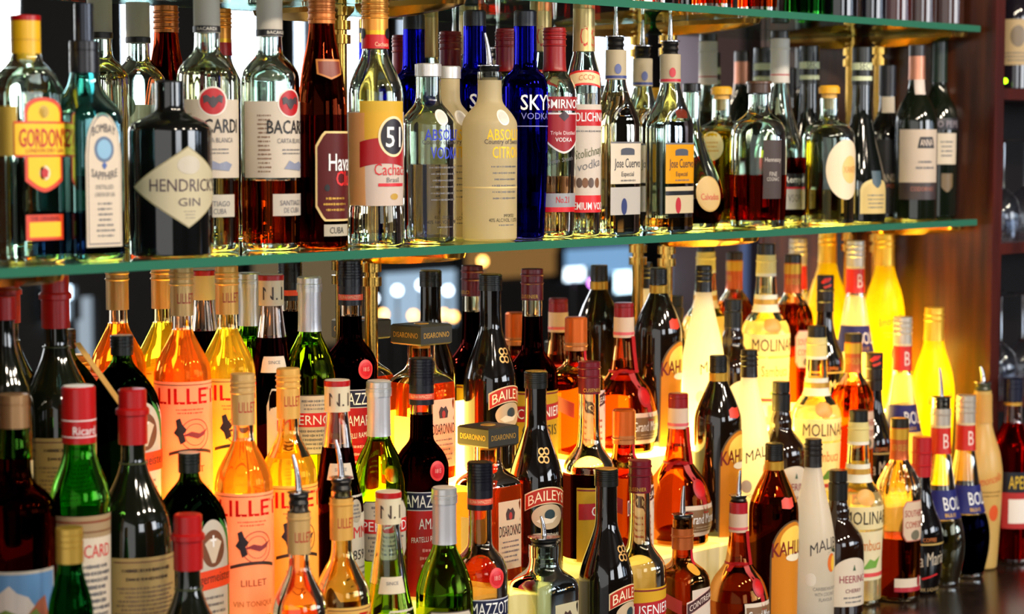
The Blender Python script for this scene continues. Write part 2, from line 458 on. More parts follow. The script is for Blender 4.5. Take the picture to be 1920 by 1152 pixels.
# counter with its cabinet
cn = empty('counter', (2.5, 2.2, 0)); tag(cn, 'dark polished wooden counter under the bottle display', 'counter')
def childbox(name, a, b, m, par):
    o = G().box(a, b).build(name, m, par, smooth=False); o.location = -par.location; return o
childbox('worktop', (-.2, 1.85, Z1-.04), (5.2, MIR+.005, Z1), BW, cn)
childbox('cabinet', (-.15, 1.95, .08), (5.15, MIR, Z1-.04), RW2, cn); childbox('plinth', (-.1, 2.0, 0), (5.1, MIR, .08), BLACK, cn)
for i in range(9): childbox('cabinet_door', (-.1+i*.58, 1.93, .12), (.45+i*.58, 1.95, Z1-.07), RW, cn)
# lit steps
def lit(c, s): return glow(c, s, (196, 186, 166))
stp = empty('bottle_steps', (2.5, 2.3, Z1)); tag(stp, 'two-step backlit display riser carrying the bottle rows', 'display stand')
LC = (255, 216, 92)
X1 = XR-.005; X0 = XL+.10
nseg = 8; dxs = (X1-X0)/nseg
STR = (.6, 2.6, 2.4, 1.0, 1.1, 2.4, 4.6, 4.2)      # lamps inside the stand: some sections burn brighter
for i in range(nseg):
    a_, b_ = X0+i*dxs+.0006, X0+(i+1)*dxs-.0006; q = STR[i]
    for nm, y0, z0_, z1_, s_t, s_r in (('lower', 2.228, Z1, Z2, .7, .2), ('upper', 2.345, Z2, Z3, 7.5, 1.2)):
        childbox('step_riser', (a_, y0, z0_+.001), (b_, y0+.005, z1_-.0065), lit(LC, round(s_r*(.6+.4*q), 2)), stp)
        childbox('step_tread', (a_, y0-.001, z1_-.006), (b_, 2.3435 if nm == 'lower' else MIR-.008, z1_), lit(LC, round(s_t*(q if nm == 'upper' else min(q, 1.8)), 2)), stp)
    childbox('added_glow_strip', (a_, MIR-.0075, Z3-.006), (b_, MIR-.003, Z3+.11), lit(LC, round(6.0*q, 2)), stp)  # glowing strip added behind the top row to warm the caps
# glass shelves
SG = glass((236, 250, 244), 0, 1.5)
def gedge(nt):
    nt.nodes.remove(nt.nodes['Principled BSDF']); g = nt.nodes.new('ShaderNodeBsdfGlass'); g.inputs['Color'].default_value = lin((90, 170, 142))+(1,)
    g.inputs['Roughness'].default_value = .12; d = nt.nodes.new('ShaderNodeBsdfDiffuse'); d.inputs[0].default_value = lin((72, 150, 124))+(1,)
    mx = nt.nodes.new('ShaderNodeMixShader'); mx.inputs[0].default_value = .45
    nt.links.new(g.outputs[0], mx.inputs[1]); nt.links.new(d.outputs[0], mx.inputs[2]); nt.links.new(mx.outputs[0], nt.nodes['Material Output'].inputs[0])
for nm, z, lb in (('lower', ZS, 'green-edged glass shelf holding the spirit bottles'), ('upper', ZU, 'green-edged glass shelf along the top of the picture')):
    r = tag(empty('glass_shelf', (2.5, 2.35, z)), lb, 'shelf', 'glass shelves')
    childbox('shelf_pane', (XL+.004, 2.225, z-.012), (XR-.016, MIR-.003, z), SG, r)
    childbox('polished_edge', (XL+.004, 2.222, z-.012), (XR-.016, 2.2249, z), mk('glass_edge', gedge), r)
# brass uprights with bracket arms
for i, X in enumerate((1.54, 2.262, 2.984, 3.668-.0)):
    X = (1.54, 2.258, 2.983, 3.60)[i] if i < 3 else 3.655
    r = tag(empty('brass_upright', (X, 2.446, Z3)), ('brass upright with bracket arms at the far left', 'brass upright behind the amaro and gold-ringed bottle', 'brass upright behind the dark coffee-liqueur bottle', 'brass upright at the right end by the wooden panel')[i], 'shelf upright', 'brass shelf uprights')
    Zt = 2.75-Z3
    G().lathe([(0, Zt), (.0105, Zt), (.0105, .0006), (0, .0006)], rnd, 24).build('pole', BRASS, r)
    for z in (ZS, ZU):
        zz = z-.012-Z3
        g = G()
        for q in (0, -.022, -.044, ): g.lathe([(0, zz+q+.002-.004), (.0165, zz+q-.002), (.0165, zz+q-.016), (0, zz+q-.018)], rnd, 24)
        g.build('collar', BRASS, r)
        # arm: tapered tongue under the pane
        L = .19; pts = []; n = 10
        for k in range(n+1): t = k/n; pts.append((.022+.006*math.sin(math.pi*t), -L*t+.01))
        right = [(w_, y) for w_, y in pts]; 
        for k in range(1, 7): a = math.pi/2*k/6; right.append((.022*math.cos(a), -L+.01-.022*math.sin(a)))
        out = right+[(-w_, y) for w_, y in right[::-1][1:]]
        v = [(x, y, zz-.001) for x, y in out]+[(x*.92, y*.985, zz-.009) for x, y in out]+[(x*.35, y*.9-.006, zz-.024+.010*(abs(y)/L)**2) for x, y in out]; m_ = len(out)
        f = [tuple(range(m_))]+[(i_, i_+m_, (i_+1) % m_+m_, (i_+1) % m_) for i_ in range(m_)]+[(i_+m_, i_+2*m_, (i_+1) % m_+2*m_, (i_+1) % m_+m_) for i_ in range(m_)]+[tuple(range(3*m_-1, 2*m_-1, -1))]
        mesh_obj('bracket_arm', v, f, BRASS, r, sharp=30)
struct('wall_side', G().box((XR+.032, MIR-.03, Z1), (4.7, MIR-.02, 2.75)), plastic((16, 12, 12), .5))
# next bay to the right: shelves with upturned glasses and a bottle
WG = glass((250, 252, 255), .06, 1.5)
zA = atY(1897, 168, 2.25).z; zB = atY(1897, 452, 2.25).z; zC = atY(1897, 740, 2.25).z
for z, lb in ((zA, 'dark wooden shelf under the pale-labelled bottle right of the post'), (zB, 'dark wooden shelf under the upper row of wine glasses'), (zC, 'dark wooden shelf under the lower row of wine glasses')):
    t = G().box((XR+.034, 2.21, z-.022), (4.7, MIR+.006, z)).build('side_shelf', RW, None, smooth=False); tag(t, lb, 'shelf', 'wooden shelves in the side bay')
def wineglass(x, y, z, lb, h=.205):
    o = tag(empty('wine_glass', (x, y, z+.0005)), lb, 'wine glass', 'upturned wine glasses in the side bay')
    bowl = [(.031, 0), (.036, .03), (.037, .055), (.030, .085), (.012, .102), (.005, .108)]
    g = G().lathe(bowl+[(.003, .108), (.010, .1), (.028, .084), (.0355, .055), (.0345, .03), (.0295, 0), (.031, 0)], rnd, 24); g.build('bowl', WG, o, sharp=60)
    G().lathe([(0, h-.004), (.0034, h-.006), (.0036, .112), (.005, .1085), (0, .1085)], rnd, 12).build('stem', WG, o)
    G().lathe([(0, h), (.032, h), (.033, h-.0015), (.006, h-.0035), (0, h-.0035)], rnd, 24).build('foot', WG, o)
k = 0
W_ = ('first', 'second', 'third', 'fourth', 'fifth', 'sixth')
for zi, (z, lbl) in enumerate(((zB, 'upper'), (zC, 'lower'))):
    for j in range(3):
        for i, y in enumerate((2.27, 2.36)):
            wineglass(XR+.075+j*.085+(.02 if i else 0), y, z, 'upturned wine glass, %s in the %s row of the %s side shelf' % (W_[j], 'front' if i == 0 else 'back', lbl))
b = Bottle('spirit_bottle', 'pale-labelled dark bottle on the side shelf beyond the post', 1902, 20, None, (1902, 0, 2.30, zA), None, Y=2.30, z0=zA, H=.30)
b.yt, b.yb = 0, 340; b.k = .30/340
b.prof([(15, 0), (15, 90), (20, 120), (36, 145), (40, 170), (40, 335)]); b.solid(dark((26, 22, 30))); b.sleeve(-2, 70, plastic((150, 20, 24), .3), 1.3); b.lab('rect', 0, 176, 282, 150, paper((214, 186, 140)), 1); b.lab('oval', 10, 190, 240, 36, ink((120, 104, 84)), 2, 'emblem'); b.fine(6, 250, 275, 60, GREY, 3); b.done()
pl = tag(empty('indicator_lamp', tuple(atY(1884, 152, 2.222))), 'tiny glowing green lamp on the side shelf edge', 'lamp')
G().lathe([(0, .006), (.004, .005), (.006, .001), (.005, -.004), (0, -.006)], rnd, 16).build('bulb', glow((170, 255, 20), 3.0), pl); G().box((-.003, .004, -.012), (.003, .012, .002)).build('socket', BLACK, pl, smooth=False)
# ---------------------------------------------------------------- the room seen in the mirror
YB = -4.6
struct('floor', G().box((-3, -6, -.05), (16, MIR+.12, 0)), wood((50, 36, 28), (74, 54, 40)))
WD = plastic((26, 23, 22), .6)
struct('wall_front', G().box((-3, YB-.2, 0), (16, YB-.06, 3.2)), WD)
struct('ceiling', G().box((-3, -6, 3.2), (16, MIR+.12, 3.3)), plastic((70, 60, 50), .7))
struct('wall_right', G().box((12.6, YB, 0), (12.8, MIR, 3.2)), plastic((90, 66, 60), .6))
def virt(px): 
    d = ray(px, 100); k = (2*MIR-YB)/d.y; return d.x*k
k = 0
for p0, p1, zb, zt, s_ in ((-60, 34, 1.7, 3.0, 2.0), (228, 290, 1.75, 2.9, 8), (420, 486, 1.75, 2.85, 8), (552, 574, 1.7, 2.9, 5), (612, 688, 1.75, 2.9, 7), (745, 765, 1.7, 2.9, 1.2), (1098, 1140, 1.75, 2.55, 6), (1160, 1204, 1.75, 2.55, 7), (1268, 1296, 1.75, 2.45, 3)):
    k += 1
    x0, x1 = virt(p0), virt(p1)
    w_ = tag(empty('window_%d' % k, ((x0+x1)/2, YB, (zb+zt)/2)), None, None, kind='structure')
    hw, hh = (x1-x0)/2, (zt-zb)/2
    G().box((-hw, -.05, -hh), (hw, -.04, hh)).build('pane', glow((214, 232, 255), s_), w_, smooth=False)
    for a, b_ in (((-hw-.05, -.06, -hh-.05), (-hw, .02, hh+.05)), ((hw, -.06, -hh-.05), (hw+.05, .02, hh+.05)), ((-hw-.05, -.06, hh), (hw+.05, .02, hh+.05)), ((-hw-.05, -.06, -hh-.05), (hw+.05, .02, -hh))):
        G().box(a, b_).build('window_frame', WD, w_, smooth=False)
# low glowing panels (bluish street windows, tan and grey room tones) and lamps, seen blurred under the shelf
def vx(px, py, Yw):
    d = ray(px, py); k = (2*MIR-Yw)/d.y; return d.x*k, d.z*k+ZC
for (a, y0, b_, y1, c, s_) in ((92, 540, 140, 600, (200, 230, 255), 5), (140, 560, 180, 700, (150, 165, 180), .7), (715, 515, 860, 610, (150, 176, 200), .8), (870, 430, 1050, 515, (150, 110, 60), .45), (1052, 470, 1190, 520, (110, 150, 190), .9), (1055, 505, 1100, 525, (220, 240, 255), 3.5), (1150, 512, 1200, 546, (200, 235, 255), 4), (1250, 470, 1330, 560, (110, 135, 165), .8), (1380, 440, 1520, 560, (84, 100, 140), .7), (330, 500, 440, 600, (150, 120, 80), .35), (470, 480, 680, 640, (130, 112, 80), .3)):
    x0, zt = vx(a, y0, YB); x1, zb = vx(b_, y1, YB); k += 1
    w_ = tag(empty('window_%d' % k, ((x0+x1)/2, YB, (zb+zt)/2)), None, None, kind='structure')
    hw, hh = abs(x1-x0)/2, abs(zt-zb)/2
    G().box((-hw, -.055+.001*k, -hh), (hw, -.04+.001*k, hh)).build('pane', glow(c, s_), w_, smooth=False)
    for xx in (-hw-.03, hw): G().box((xx, -.05, -hh), (xx+.03, .02, hh)).build('window_frame', WD, w_, smooth=False)
struct('pillar_front', G().box((vx(1325, 100, YB+.6)[0], YB+.3, 0), (vx(1392, 100, YB+.6)[0], YB+.6, 3.2)), plastic((150, 120, 118), .6))
rn = random.Random(3)
for i, (px, py) in enumerate(((718, 590), (775, 592), (832, 590), (850, 594), (700, 560), (745, 545), (790, 535), (840, 545), (1112, 531), (905, 490), (1075, 515), (340, 560), (560, 600))):
    x, z = vx(px, py, -3.2)
    o = tag(empty('table_lamp', (x, -3.2, z)), ('small %s globe lamp far off in the room, seen blurred in the mirror' % ('amber' if i in (0, 1, 2, 3, 9, 11, 12) else 'violet' if i == 8 else 'cool white')), 'lamp', 'far %s lamps reflected in the mirror' % ('amber' if i in (0, 1, 2, 3, 9, 11, 12) else 'violet' if i == 8 else 'cool'))
    c = (255, 180, 90) if i in (0, 1, 2, 3, 9, 11, 12) else ((200, 120, 230) if i == 8 else (206, 226, 250))
    r_ = .024
    G().lathe([(0, r_)]+[(r_*math.sin(a*math.pi/8), r_*math.cos(a*math.pi/8)) for a in range(1, 8)]+[(0, -r_)], rnd, 12).build('globe', glow(c, 7), o)
    G().lathe([(0, -r_), (.006, -r_-.001), (.006, -z+.002), (0, -z+.002)], rnd, 8).build('lamp_stem', BLACK, o)
# ---------------------------------------------------------------- bottle kinds of the stepped display
def R_(px, py, row): return (px, py)+ROWS[row]
LID_RED = plastic((168, 10, 12), .32)
DKGREEN = glass((28, 66, 30)); DKBROWN = glass((120, 52, 16)); BLKGLASS = dark((8, 9, 9)); DKLIQ = dark((14, 5, 3))
def carpano(b, tagged=False):
    b.prof([(22, 733), (22, 862), (24, 868), (30, 890), (46, 925), (66, 960), (73, 1000), (73, 1195)], box=None)
    b.solid(dark((14, 17, 8)))
    b.cyl(26, 730, 766, LID_RED, 'wax_cap', bev=3); b.cyl(31, 764, 777, LID_RED, 'wax_ring', bev=4); b.cyl(27, 777, 832, LID_RED, 'wax_collar', bev=2)
    b.cyl(26, 866, 869, plastic((60, 66, 40), .3), 'wire')
    b.lab('rect', 30, 1033, 1185, 150, paper((198, 168, 108)), 1)
    b.fine(25, 1048, 1080, 110, ink((70, 50, 36)), 2); b.fine(25, 1085, 1180, 125, ink((130, 106, 82)), 12, th=.4)
    b.lab('rect', 30, 1040, 1042, 140, ink((110, 60, 50)), 2, 'label_rule')
    if tagged:
        g = G(); p0 = s0 = Vector((.018, -.022, b.z(860))); p1 = Vector((.064, -.066, b.z(990)))
        r = Vector((.012, .002, 0)).normalized()*.0055; n = Vector((0, -.0012, 0))
        g.add([p0-r, p0+r, p1+r, p1-r, p0-r+n, p0+r+n, p1+r+n, p1-r+n], [(0,1,2,3),(7,6,5,4),(0,4,5,1),(1,5,6,2),(2,6,7,3),(3,7,4,0)])
        g.build('paper_tag', paper((206, 160, 84)), b.root, smooth=False)
def ricard(b):
    b.prof([(28, 728), (28, 840), (34, 868), (50, 905), (56, 935), (54, 960), (53, 1200)])
    b.hollow(glass((130, 226, 90)), liquid((20, 110, 30)), 955)
    b.cyl(31, 725, 829, plastic((178, 12, 16), .3), 'screw_cap', top=WHITE, bev=3)
    for y in (785, 815): b.cyl(31.4, y, y+2, WHITE, 'cap_stripe')
    b.txt('Ricard', 10, 797, 812, 40, WHITE, 9)
    b.lab('rect', 10, 958, 1000, 150, paper((186, 158, 120)), 1); b.lab('rect', 10, 967, 971, 150, ink((130, 60, 30)), 2, 'label_rule'); b.lab('rect', 10, 986, 989, 150, ink((120, 74, 40)), 2, 'label_rule')
    b.lab('rect', 10, 998, 1170, 150, PAPER, 1)
    b.txt('RICARD', 24, 1011, 1035, 74, ink((205, 26, 36)), bow=0); b.fine(16, 1045, 1160, 90, GREY, 9, th=.4)
def amaro(b):
    b.prof([(25, 743), (25, 810), (30, 850), (29, 880), (34, 905), (60, 925), (72, 945), (73, 975), (73, 1230)])
    b.hollow(glass((120, 190, 70)), liquid((70, 20, 8)), 857)
    b.cyl(27, 740, 802, foil((170, 132, 92)), 'screw_cap', rings=1)
    b.lab('rect', 8, 1058, 1215, 150, paper((214, 206, 192)), 1)
    b.lab('rect', 8, 1064, 1150, 142, ink((94, 140, 188)), 2, 'label_picture'); 
    b.blob(6, 1110, [(-62, -38), (-60, 2), (-40, 10), (-20, 26), (-6, 12), (14, 4), (30, -20), (30, -38)], ink((206, 196, 190)), 3)
    b.blob(10, 1128, [(-60, -20), (-30, -4), (6, -14), (30, 14), (44, 22), (52, -20)], ink((168, 92, 60)), 4)
    b.blob(0, 1134, [(-60, -14), (-20, 6), (14, -10), (34, 6), (48, -14)], ink((106, 130, 62)), 5)
def green_small(b):
    b.prof([(22, 993), (22, 1060), (25, 1080), (40, 1130), (42, 1170), (42, 1400)])
    b.hollow(glass((50, 160, 66)), liquid((20, 110, 40)), 1075)
    b.cyl(25, 990, 1055, foil((190, 154, 66)), 'screw_cap', rings=3)
    b.lab('rect', 10, 1200, 1350, 90, CREAM)
def edge_dark(b):
    b.prof([(20, 560), (20, 640), (34, 690), (52, 730), (56, 800), (56, 1000)]); b.solid(dark((14, 16, 8)))
    b.cyl(23, 557, 600, LID_RED, 'screw_cap')
    b.lab('rect', 14, 860, 960, 90, CREAM)
def jaeger(b):
    b.prof([(17, 853), (17, 888), (22, 905), (50, 932), (78, 962), (86, 1000), (86, 1195)], box=(70, 47, 3.6))
    b.hollow(glass((70, 110, 34)), liquid((14, 30, 14)), 908)
    b.cyl(21, 850, 886, plastic((16, 22, 18), .3), 'screw_cap', rings=3, top=ink((190, 170, 150)))
    F = 'F'
    b.lab('arch', 16, 966, 1185, 92, ink((34, 120, 46)), 2, 'label_border', face=F); b.lab('arch', 16, 973, 1185, 76, paper((222, 214, 200)), 3, face=F)
    b.lab('arch', 16, 961, 1185, 102, ink((216, 210, 196)), 1, 'label_border', face=F)
    b.lab('oval', 16, 992, 1062, 54, ink((112, 66, 40)), 4, 'emblem', face=F)
    b.blob(16, 1030, [(-8, 22), (8, 22), (20, 14), (12, -4), (4, -24), (-4, -24), (-12, -4), (-20, 14)], ink((206, 190, 168)), 5, face=F)
    b.blob(16, 1012, [(-2, 10), (2, 10), (2, 3), (7, 3), (7, -1), (2, -1), (2, -12), (-2, -12), (-2, -1), (-7, -1), (-7, 3), (-2, 3)], WHITE, 6, face=F)
    b.lab('rect', 16, 1066, 1102, 104, ink((226, 66, 20)), 5, 'label_band', face=F, tilt=6)
    b.txt('Jagermeister', 16, 1072, 1096, 92, ink((60, 20, 16)), 6, face=F, tilt=5)
    b.fine(16, 1112, 1180, 60, GREY, 5, face=F, lvl=5)
def lillet(b, rose, level, pour=False, lc=None):
    b.prof([(19, 703), (19, 800), (20, 828), (34, 855), (50, 885), (55, 915), (55, 1150)])
    b.hollow(glass((255, 240, 222)) if rose else glass((255, 240, 190)), liquid(lc or (254, 150, 50), .2) if rose else liquid((255, 228, 84), .2), level)
    sm = plastic((226, 172, 84), .35, .3) if not rose else plastic((206, 166, 104), .35, .3)
    b.sleeve(700 if not pour else 716, 796, sm, 3.2, rings=(716, 724, 736) if not pour else (728,))
    b.txt('LILLET', 8, 753, 772, 30, ink((176, 40, 26)), 9)
    pc = paper((252, 212, 166), .5) if rose else paper((250, 216, 120), .5)
    b.lab('rect', 10, 918, 1146, 176, pc, 1)
    b.lab('rect', 10, 923, 924.5, 168, ink((120, 60, 40)), 2, 'label_rule')
    b.txt('LILLET', 15, 930, 960, 132, paper((206, 12, 10), .45), 3, bow=0, bold=2)
    b.fine(15, 967, 980, 60, ink((190, 80, 60)), 2)
    # engraved medallion: ribbon scroll and lion-like flourish drawn in thin strokes
    br = ink((150, 56, 62)) if rose else ink((96, 60, 40))
    for r0 in (30, 21):
        pts = []
        g = b.ink.setdefault(br.name, (br, G()))[1]
        a0 = b.az(24, 1015)
        for i in range(28):
            t = 2*math.pi*i/28; t2 = 2*math.pi*(i+1)/28
            g.add([b.map(a0, r0*q*math.cos(tt)*b.k, b.z(1018)+r0*q*math.sin(tt)*b.k, .0009, None) for tt, q in ((t, 1), (t2, 1), (t2, .95), (t, .95))], [(0, 1, 2, 3)])
    b.blob(24, 1018, [(-30, -3), (-8, 6), (8, 2), (26, 10), (18, -2), (4, -8), (-14, -2)], br, 4)
    b.blob(-4, 1010, [(-8, 20), (0, 24), (4, 12), (12, 2), (6, -6), (10, -20), (0, -26), (-4, -12), (-12, -4), (-6, 6)], ink((40, 24, 30)), 4)
    b.lab('rect', 18, 1044, 1050, 90, ink((60, 40, 34)), 3, 'label_ribbon', bow=8)
    b.txt('LILLET', 18, 1078, 1090, 50, ink((170, 70, 40))); b.txt('VIN TONIQUE', 18, 1118, 1130, 80, ink((190, 110, 60)))
    G_ = G(); 
    b.cyl(0, 0, 1, sm) if False else None
    if pour: b.pourer(606, 678, 714, 20, lean=-9)
def pimms(b, clear=False, level=832):
    b.prof([(20, 722), (20, 775), (24, 808), (30, 850), (36, 895), (45, 930), (48, 950), (48, 1150)])
    b.hollow(CLEAR if clear else glass((240, 226, 214)), liquid((196, 220, 90)) if clear else liquid((52, 12, 12)), level)
    b.cyl(23.5, 718, 773, paper((240, 228, 196)), 'screw_cap', bev=2); b.cyl(24, 716, 726, LID_RED, 'cap_ring', top=PAPER)
    b.txt('N.1', 4, 738, 762, 34, ink((70, 50, 40)), 11)
    b.lab('trap', 6, 866, 896, 54, paper((240, 224, 200)), 1, 'neck_label'); b.txt('SINCE', 6, 874, 880, 22, GREY)
    b.lab('oct', 34, 925, 1120, 92, paper((232, 222, 202)), 1)
    b.lab('oval', 34, 932, 975, 28, ink((170, 160, 140)), 2, 'emblem'); b.fine(34, 940, 968, 18, GREY, 4, th=.4)
    b.txt("PIMM'S" if not clear else 'MARIE', 40, 982, 1004, 74, ink((206, 30, 40))); b.txt('1859', 36, 1026, 1044, 40, INK); b.fine(36, 1054, 1110, 60, GREY, 5)
def pernod(b, level):
    b.prof([(20, 718), (20, 815), (24, 830), (40, 860), (51, 895), (52, 915), (52, 1158)])
    b.hollow(glass((160, 200, 60)), liquid((150, 172, 30)) , level)
    b.cyl(23, 715, 728, SILVER, 'screw_cap', bev=2, top=paper((230, 215, 200))); b.cyl(24, 727, 743, SILVER, 'cap_skirt', rings=2)
    b.sleeve(742, 817, foil((196, 196, 202)), 1.6)
    b.lab('oval', 24, 868, 900, 30, glass((190, 220, 90), .15), 2, 'glass_seal')
    y = 932
    b.lab('oct', 12, y, y+112, 104, ink((80, 70, 60)), 1, 'label_border', cols=40); b.lab('oct', 12, y+2, y+110, 99, paper((228, 216, 196)), 2, cols=40)
    b.lab('rect', 12, y+34, y+60, 104, ink((206, 32, 36)), 3, 'label_band'); b.txt('PERNOD', 14, y+38, y+56, 92, WHITE, 4)
    b.fine(14, y+8, y+30, 60, GREY, 3, th=.4); b.fine(14, y+64, y+104, 76, GREY, 5, th=.4)
def ramazz(b, level, clear=False):
    b.prof([(21, 675), (21, 815), (24, 828), (42, 848), (50, 868), (50, 880), (50, 1130)])
    b.hollow(glass((226, 214, 196)), liquid((34, 8, 8)) if not clear else liquid((236, 216, 130)), level)
    b.cyl(23.5, 672, 722, plastic((12, 12, 22), .25), 'screw_cap', rings=6, bev=2)
    b.sleeve(720, 758, plastic((14, 14, 24), .3), 2.2, 'neck_sleeve'); b.cyl(23.4, 736, 748, ink((216, 74, 50)), 'neck_band')
    b.txt('FELSINA RAMAZZOTTI', 0, 739, 745, 40, ink((240, 200, 160)), 8)
    b.lab('oval', 30, 859, 896, 33, ink((226, 60, 60)), 1, 'seal'); b.lab('oval', 30, 864, 891, 25, ink((204, 24, 36)), 2, 'seal_face'); b.txt('1815', 30, 873, 881, 13, ink((250, 190, 180)))
    b.lab('rect', 6, 915, 950, 150, ink((190, 190, 200)), 1, 'label_border'); b.lab('rect', 6, 917, 948, 146, ink((22, 26, 60)), 2, 'label_band')
    b.txt('RAMAZZOTTI', 16, 921, 944, 116, WHITE)
    b.lab('rect', 6, 950, 1110, 150, ink((176, 10, 14)), 1)
    b.txt('AMARO', 22, 964, 984, 56, WHITE); b.txt('FRATELLI RAMAZZOTTI', 22, 996, 1006, 84, WHITE, tilt=8); b.fine(22, 1016, 1060, 60, ink((240, 170, 170)), 3)
def disar(b, level, clear=False, pour=False):
    b.prof([(26, 836), (26, 872), (34, 884), (62, 898), (70, 912), (70, 1096)], box=(49, 49, 7), n=56)
    b.hollow(glass((250, 226, 196)) if not clear else CLEAR, liquid((246, 124, 44), .15) if not clear else None, level)
    F = 'F'
    if not pour:
        g = G(); h = 40*b.k; z0, z1 = b.z(835), b.z(798); e = .0025
        v = [(-h, -h, z0+e), (h, -h, z0+e), (h, h, z0+e), (-h, h, z0+e), (-h, -h, z1-e), (h, -h, z1-e), (h, h, z1-e), (-h, h, z1-e), (-h+e, -h+e, z1), (h-e, -h+e, z1), (h-e, h-e, z1), (-h+e, h-e, z1),
             (-h+e, -h+e, z0), (h-e, -h+e, z0), (h-e, h-e, z0), (-h+e, h-e, z0)]
        g.add(v, [(15,14,13,12),(0,1,5,4),(1,2,6,5),(2,3,7,6),(3,0,4,7),(4,5,9,8),(5,6,10,9),(6,7,11,10),(7,4,8,11),(8,9,10,11),(12,13,1,0),(13,14,2,1),(14,15,3,2),(15,12,0,3)])
        cap = g.build('square_cap', plastic((44, 42, 34), .45), b.root, smooth=False)
        G().lathe([(0, z1+.0012), (.011, z1+.0012), (.012, z1), (0, z1)], rnd, 24).build('cap_top', GOLD, cap)
        v, f, asp = text_geo('DISARONNO', 1); W, H_ = h*1.62, .0085; zc = (z0+z1)/2; g = G()
        g.add([(x*W, -h-.0003, zc+y*H_) for x, y in v], f); g.add([(-h-.0003, -x*W, zc+y*H_) for x, y in v], f)
        g.build('lettering', GOLD, cap, smooth=False)
        b.cyl(24, 834, 842, GOLD, 'cap_collar')
    else: b.pourer(786, 822, 850, 25, lean=-5); b.cyl(27, 836, 858, CLEAR, 'mouth_ring')
    b.lab('rect', 8, 935, 1062, 62, paper((214, 204, 170)), 1, face=F, cols=6)
    b.blob(8, 962, [(-10, -8), (-12, 4), (-6, 14), (0, 10), (6, 14), (12, 4), (10, -8)], ink((70, 50, 46)), 3, face=F); b.lab('oval', 8, 956, 970, 9, ink((170, 50, 44)), 4, 'emblem', face=F)
    b.txt('DISARONNO', 8, 980, 1000, 58, INK, 3, face=F); b.fine(8, 1006, 1052, 46, GREY, 5, face=F)
    b.lab('rect', 8, 966, 1040, 60, paper((200, 186, 150)), 1, 'side_label', face='S', cols=6)
def baileys(b):
    b.prof([(20, 700), (20, 790), (22, 805), (32, 835), (44, 868), (50, 892), (51, 905), (51, 1078)])
    b.solid(dark((13, 9, 7)))
    b.cyl(22, 697, 728, plastic((16, 18, 14), .28), 'screw_cap', rings=5, top=GOLD, bev=2)
    gd = ink((208, 158, 88), .3)
    for (x, y) in ((16, 842), (25, 842), (16, 856), (25, 857)):
        a0 = b.az(x-6, y); g = b.ink.setdefault(gd.name, (gd, G()))[1]
        for i in range(10):
            t, t2 = 2*math.pi*i/10, 2*math.pi*(i+1)/10
            g.add([b.map(a0, 6.4*q*math.cos(tt)*b.k, b.z(y)+7.2*q*math.sin(tt)*b.k, .0008, None) for tt, q in ((t, 1), (t2, 1), (t2, .58), (t, .58))], [(0, 1, 2, 3)])
    b.lab('rect', 24, 906, 937, 92, ink((226, 202, 160)), 1, 'label_border', bow=14); b.lab('rect', 24, 908, 935, 88, ink((176, 36, 12)), 2, 'label_banner', bow=14)
    b.txt('BAILEYS', 24, 912, 931, 78, ink((244, 226, 190)), 3, bow=11)
    b.lab('oval', 24, 938, 985, 66, ink((196, 172, 140)), 1, 'label_picture'); b.lab('oval', 26, 948, 968, 22, ink((40, 60, 66)), 2, 'emblem')
    b.blob(20, 966, [(-20, -3), (-8, 4), (8, 0), (24, 5), (12, -7), (-10, -9)], ink((230, 214, 190)), 3)
    b.txt('ORIGINAL', 24, 992, 1001, 50, ink((210, 196, 170))); b.txt('IRISH CREAM', 24, 1006, 1012, 56, ink((200, 186, 160)))
def cuse(b, level, clear=False):
    b.prof([(19, 680), (19, 780), (21, 832), (30, 846), (46, 866), (49, 885), (49, 900), (49, 1058)])
    b.hollow(glass((252, 246, 226)), liquid((58, 14, 12)) if not clear else None, level)
    b.sleeve(676, 738, plastic((100, 10, 26), .3), 1.8, rings=(690, 706)); b.txt('CUSENIER', -6, 727, 734, 34, GOLD, 7)
    b.lab('rect', 14, 908, 1046, 140, paper((240, 190, 52), .4), 1); b.lab('rect', 14, 911, 914, 138, ink((120, 24, 34)), 2, 'label_rule')
    b.lab('rect', 16, 934, 964, 136, ink((176, 26, 34)), 2, 'label_banner', tilt=8); b.txt('CUSENIER', 20, 939, 958, 96, WHITE, 3, tilt=6)
    b.txt('CASSIS', 20, 972, 992, 76, ink((60, 50, 30))); b.blob(20, 1014, [(-18, -10), (-14, 8), (0, 12), (14, 8), (18, -10), (0, -16)], ink((66, 30, 60)), 3)
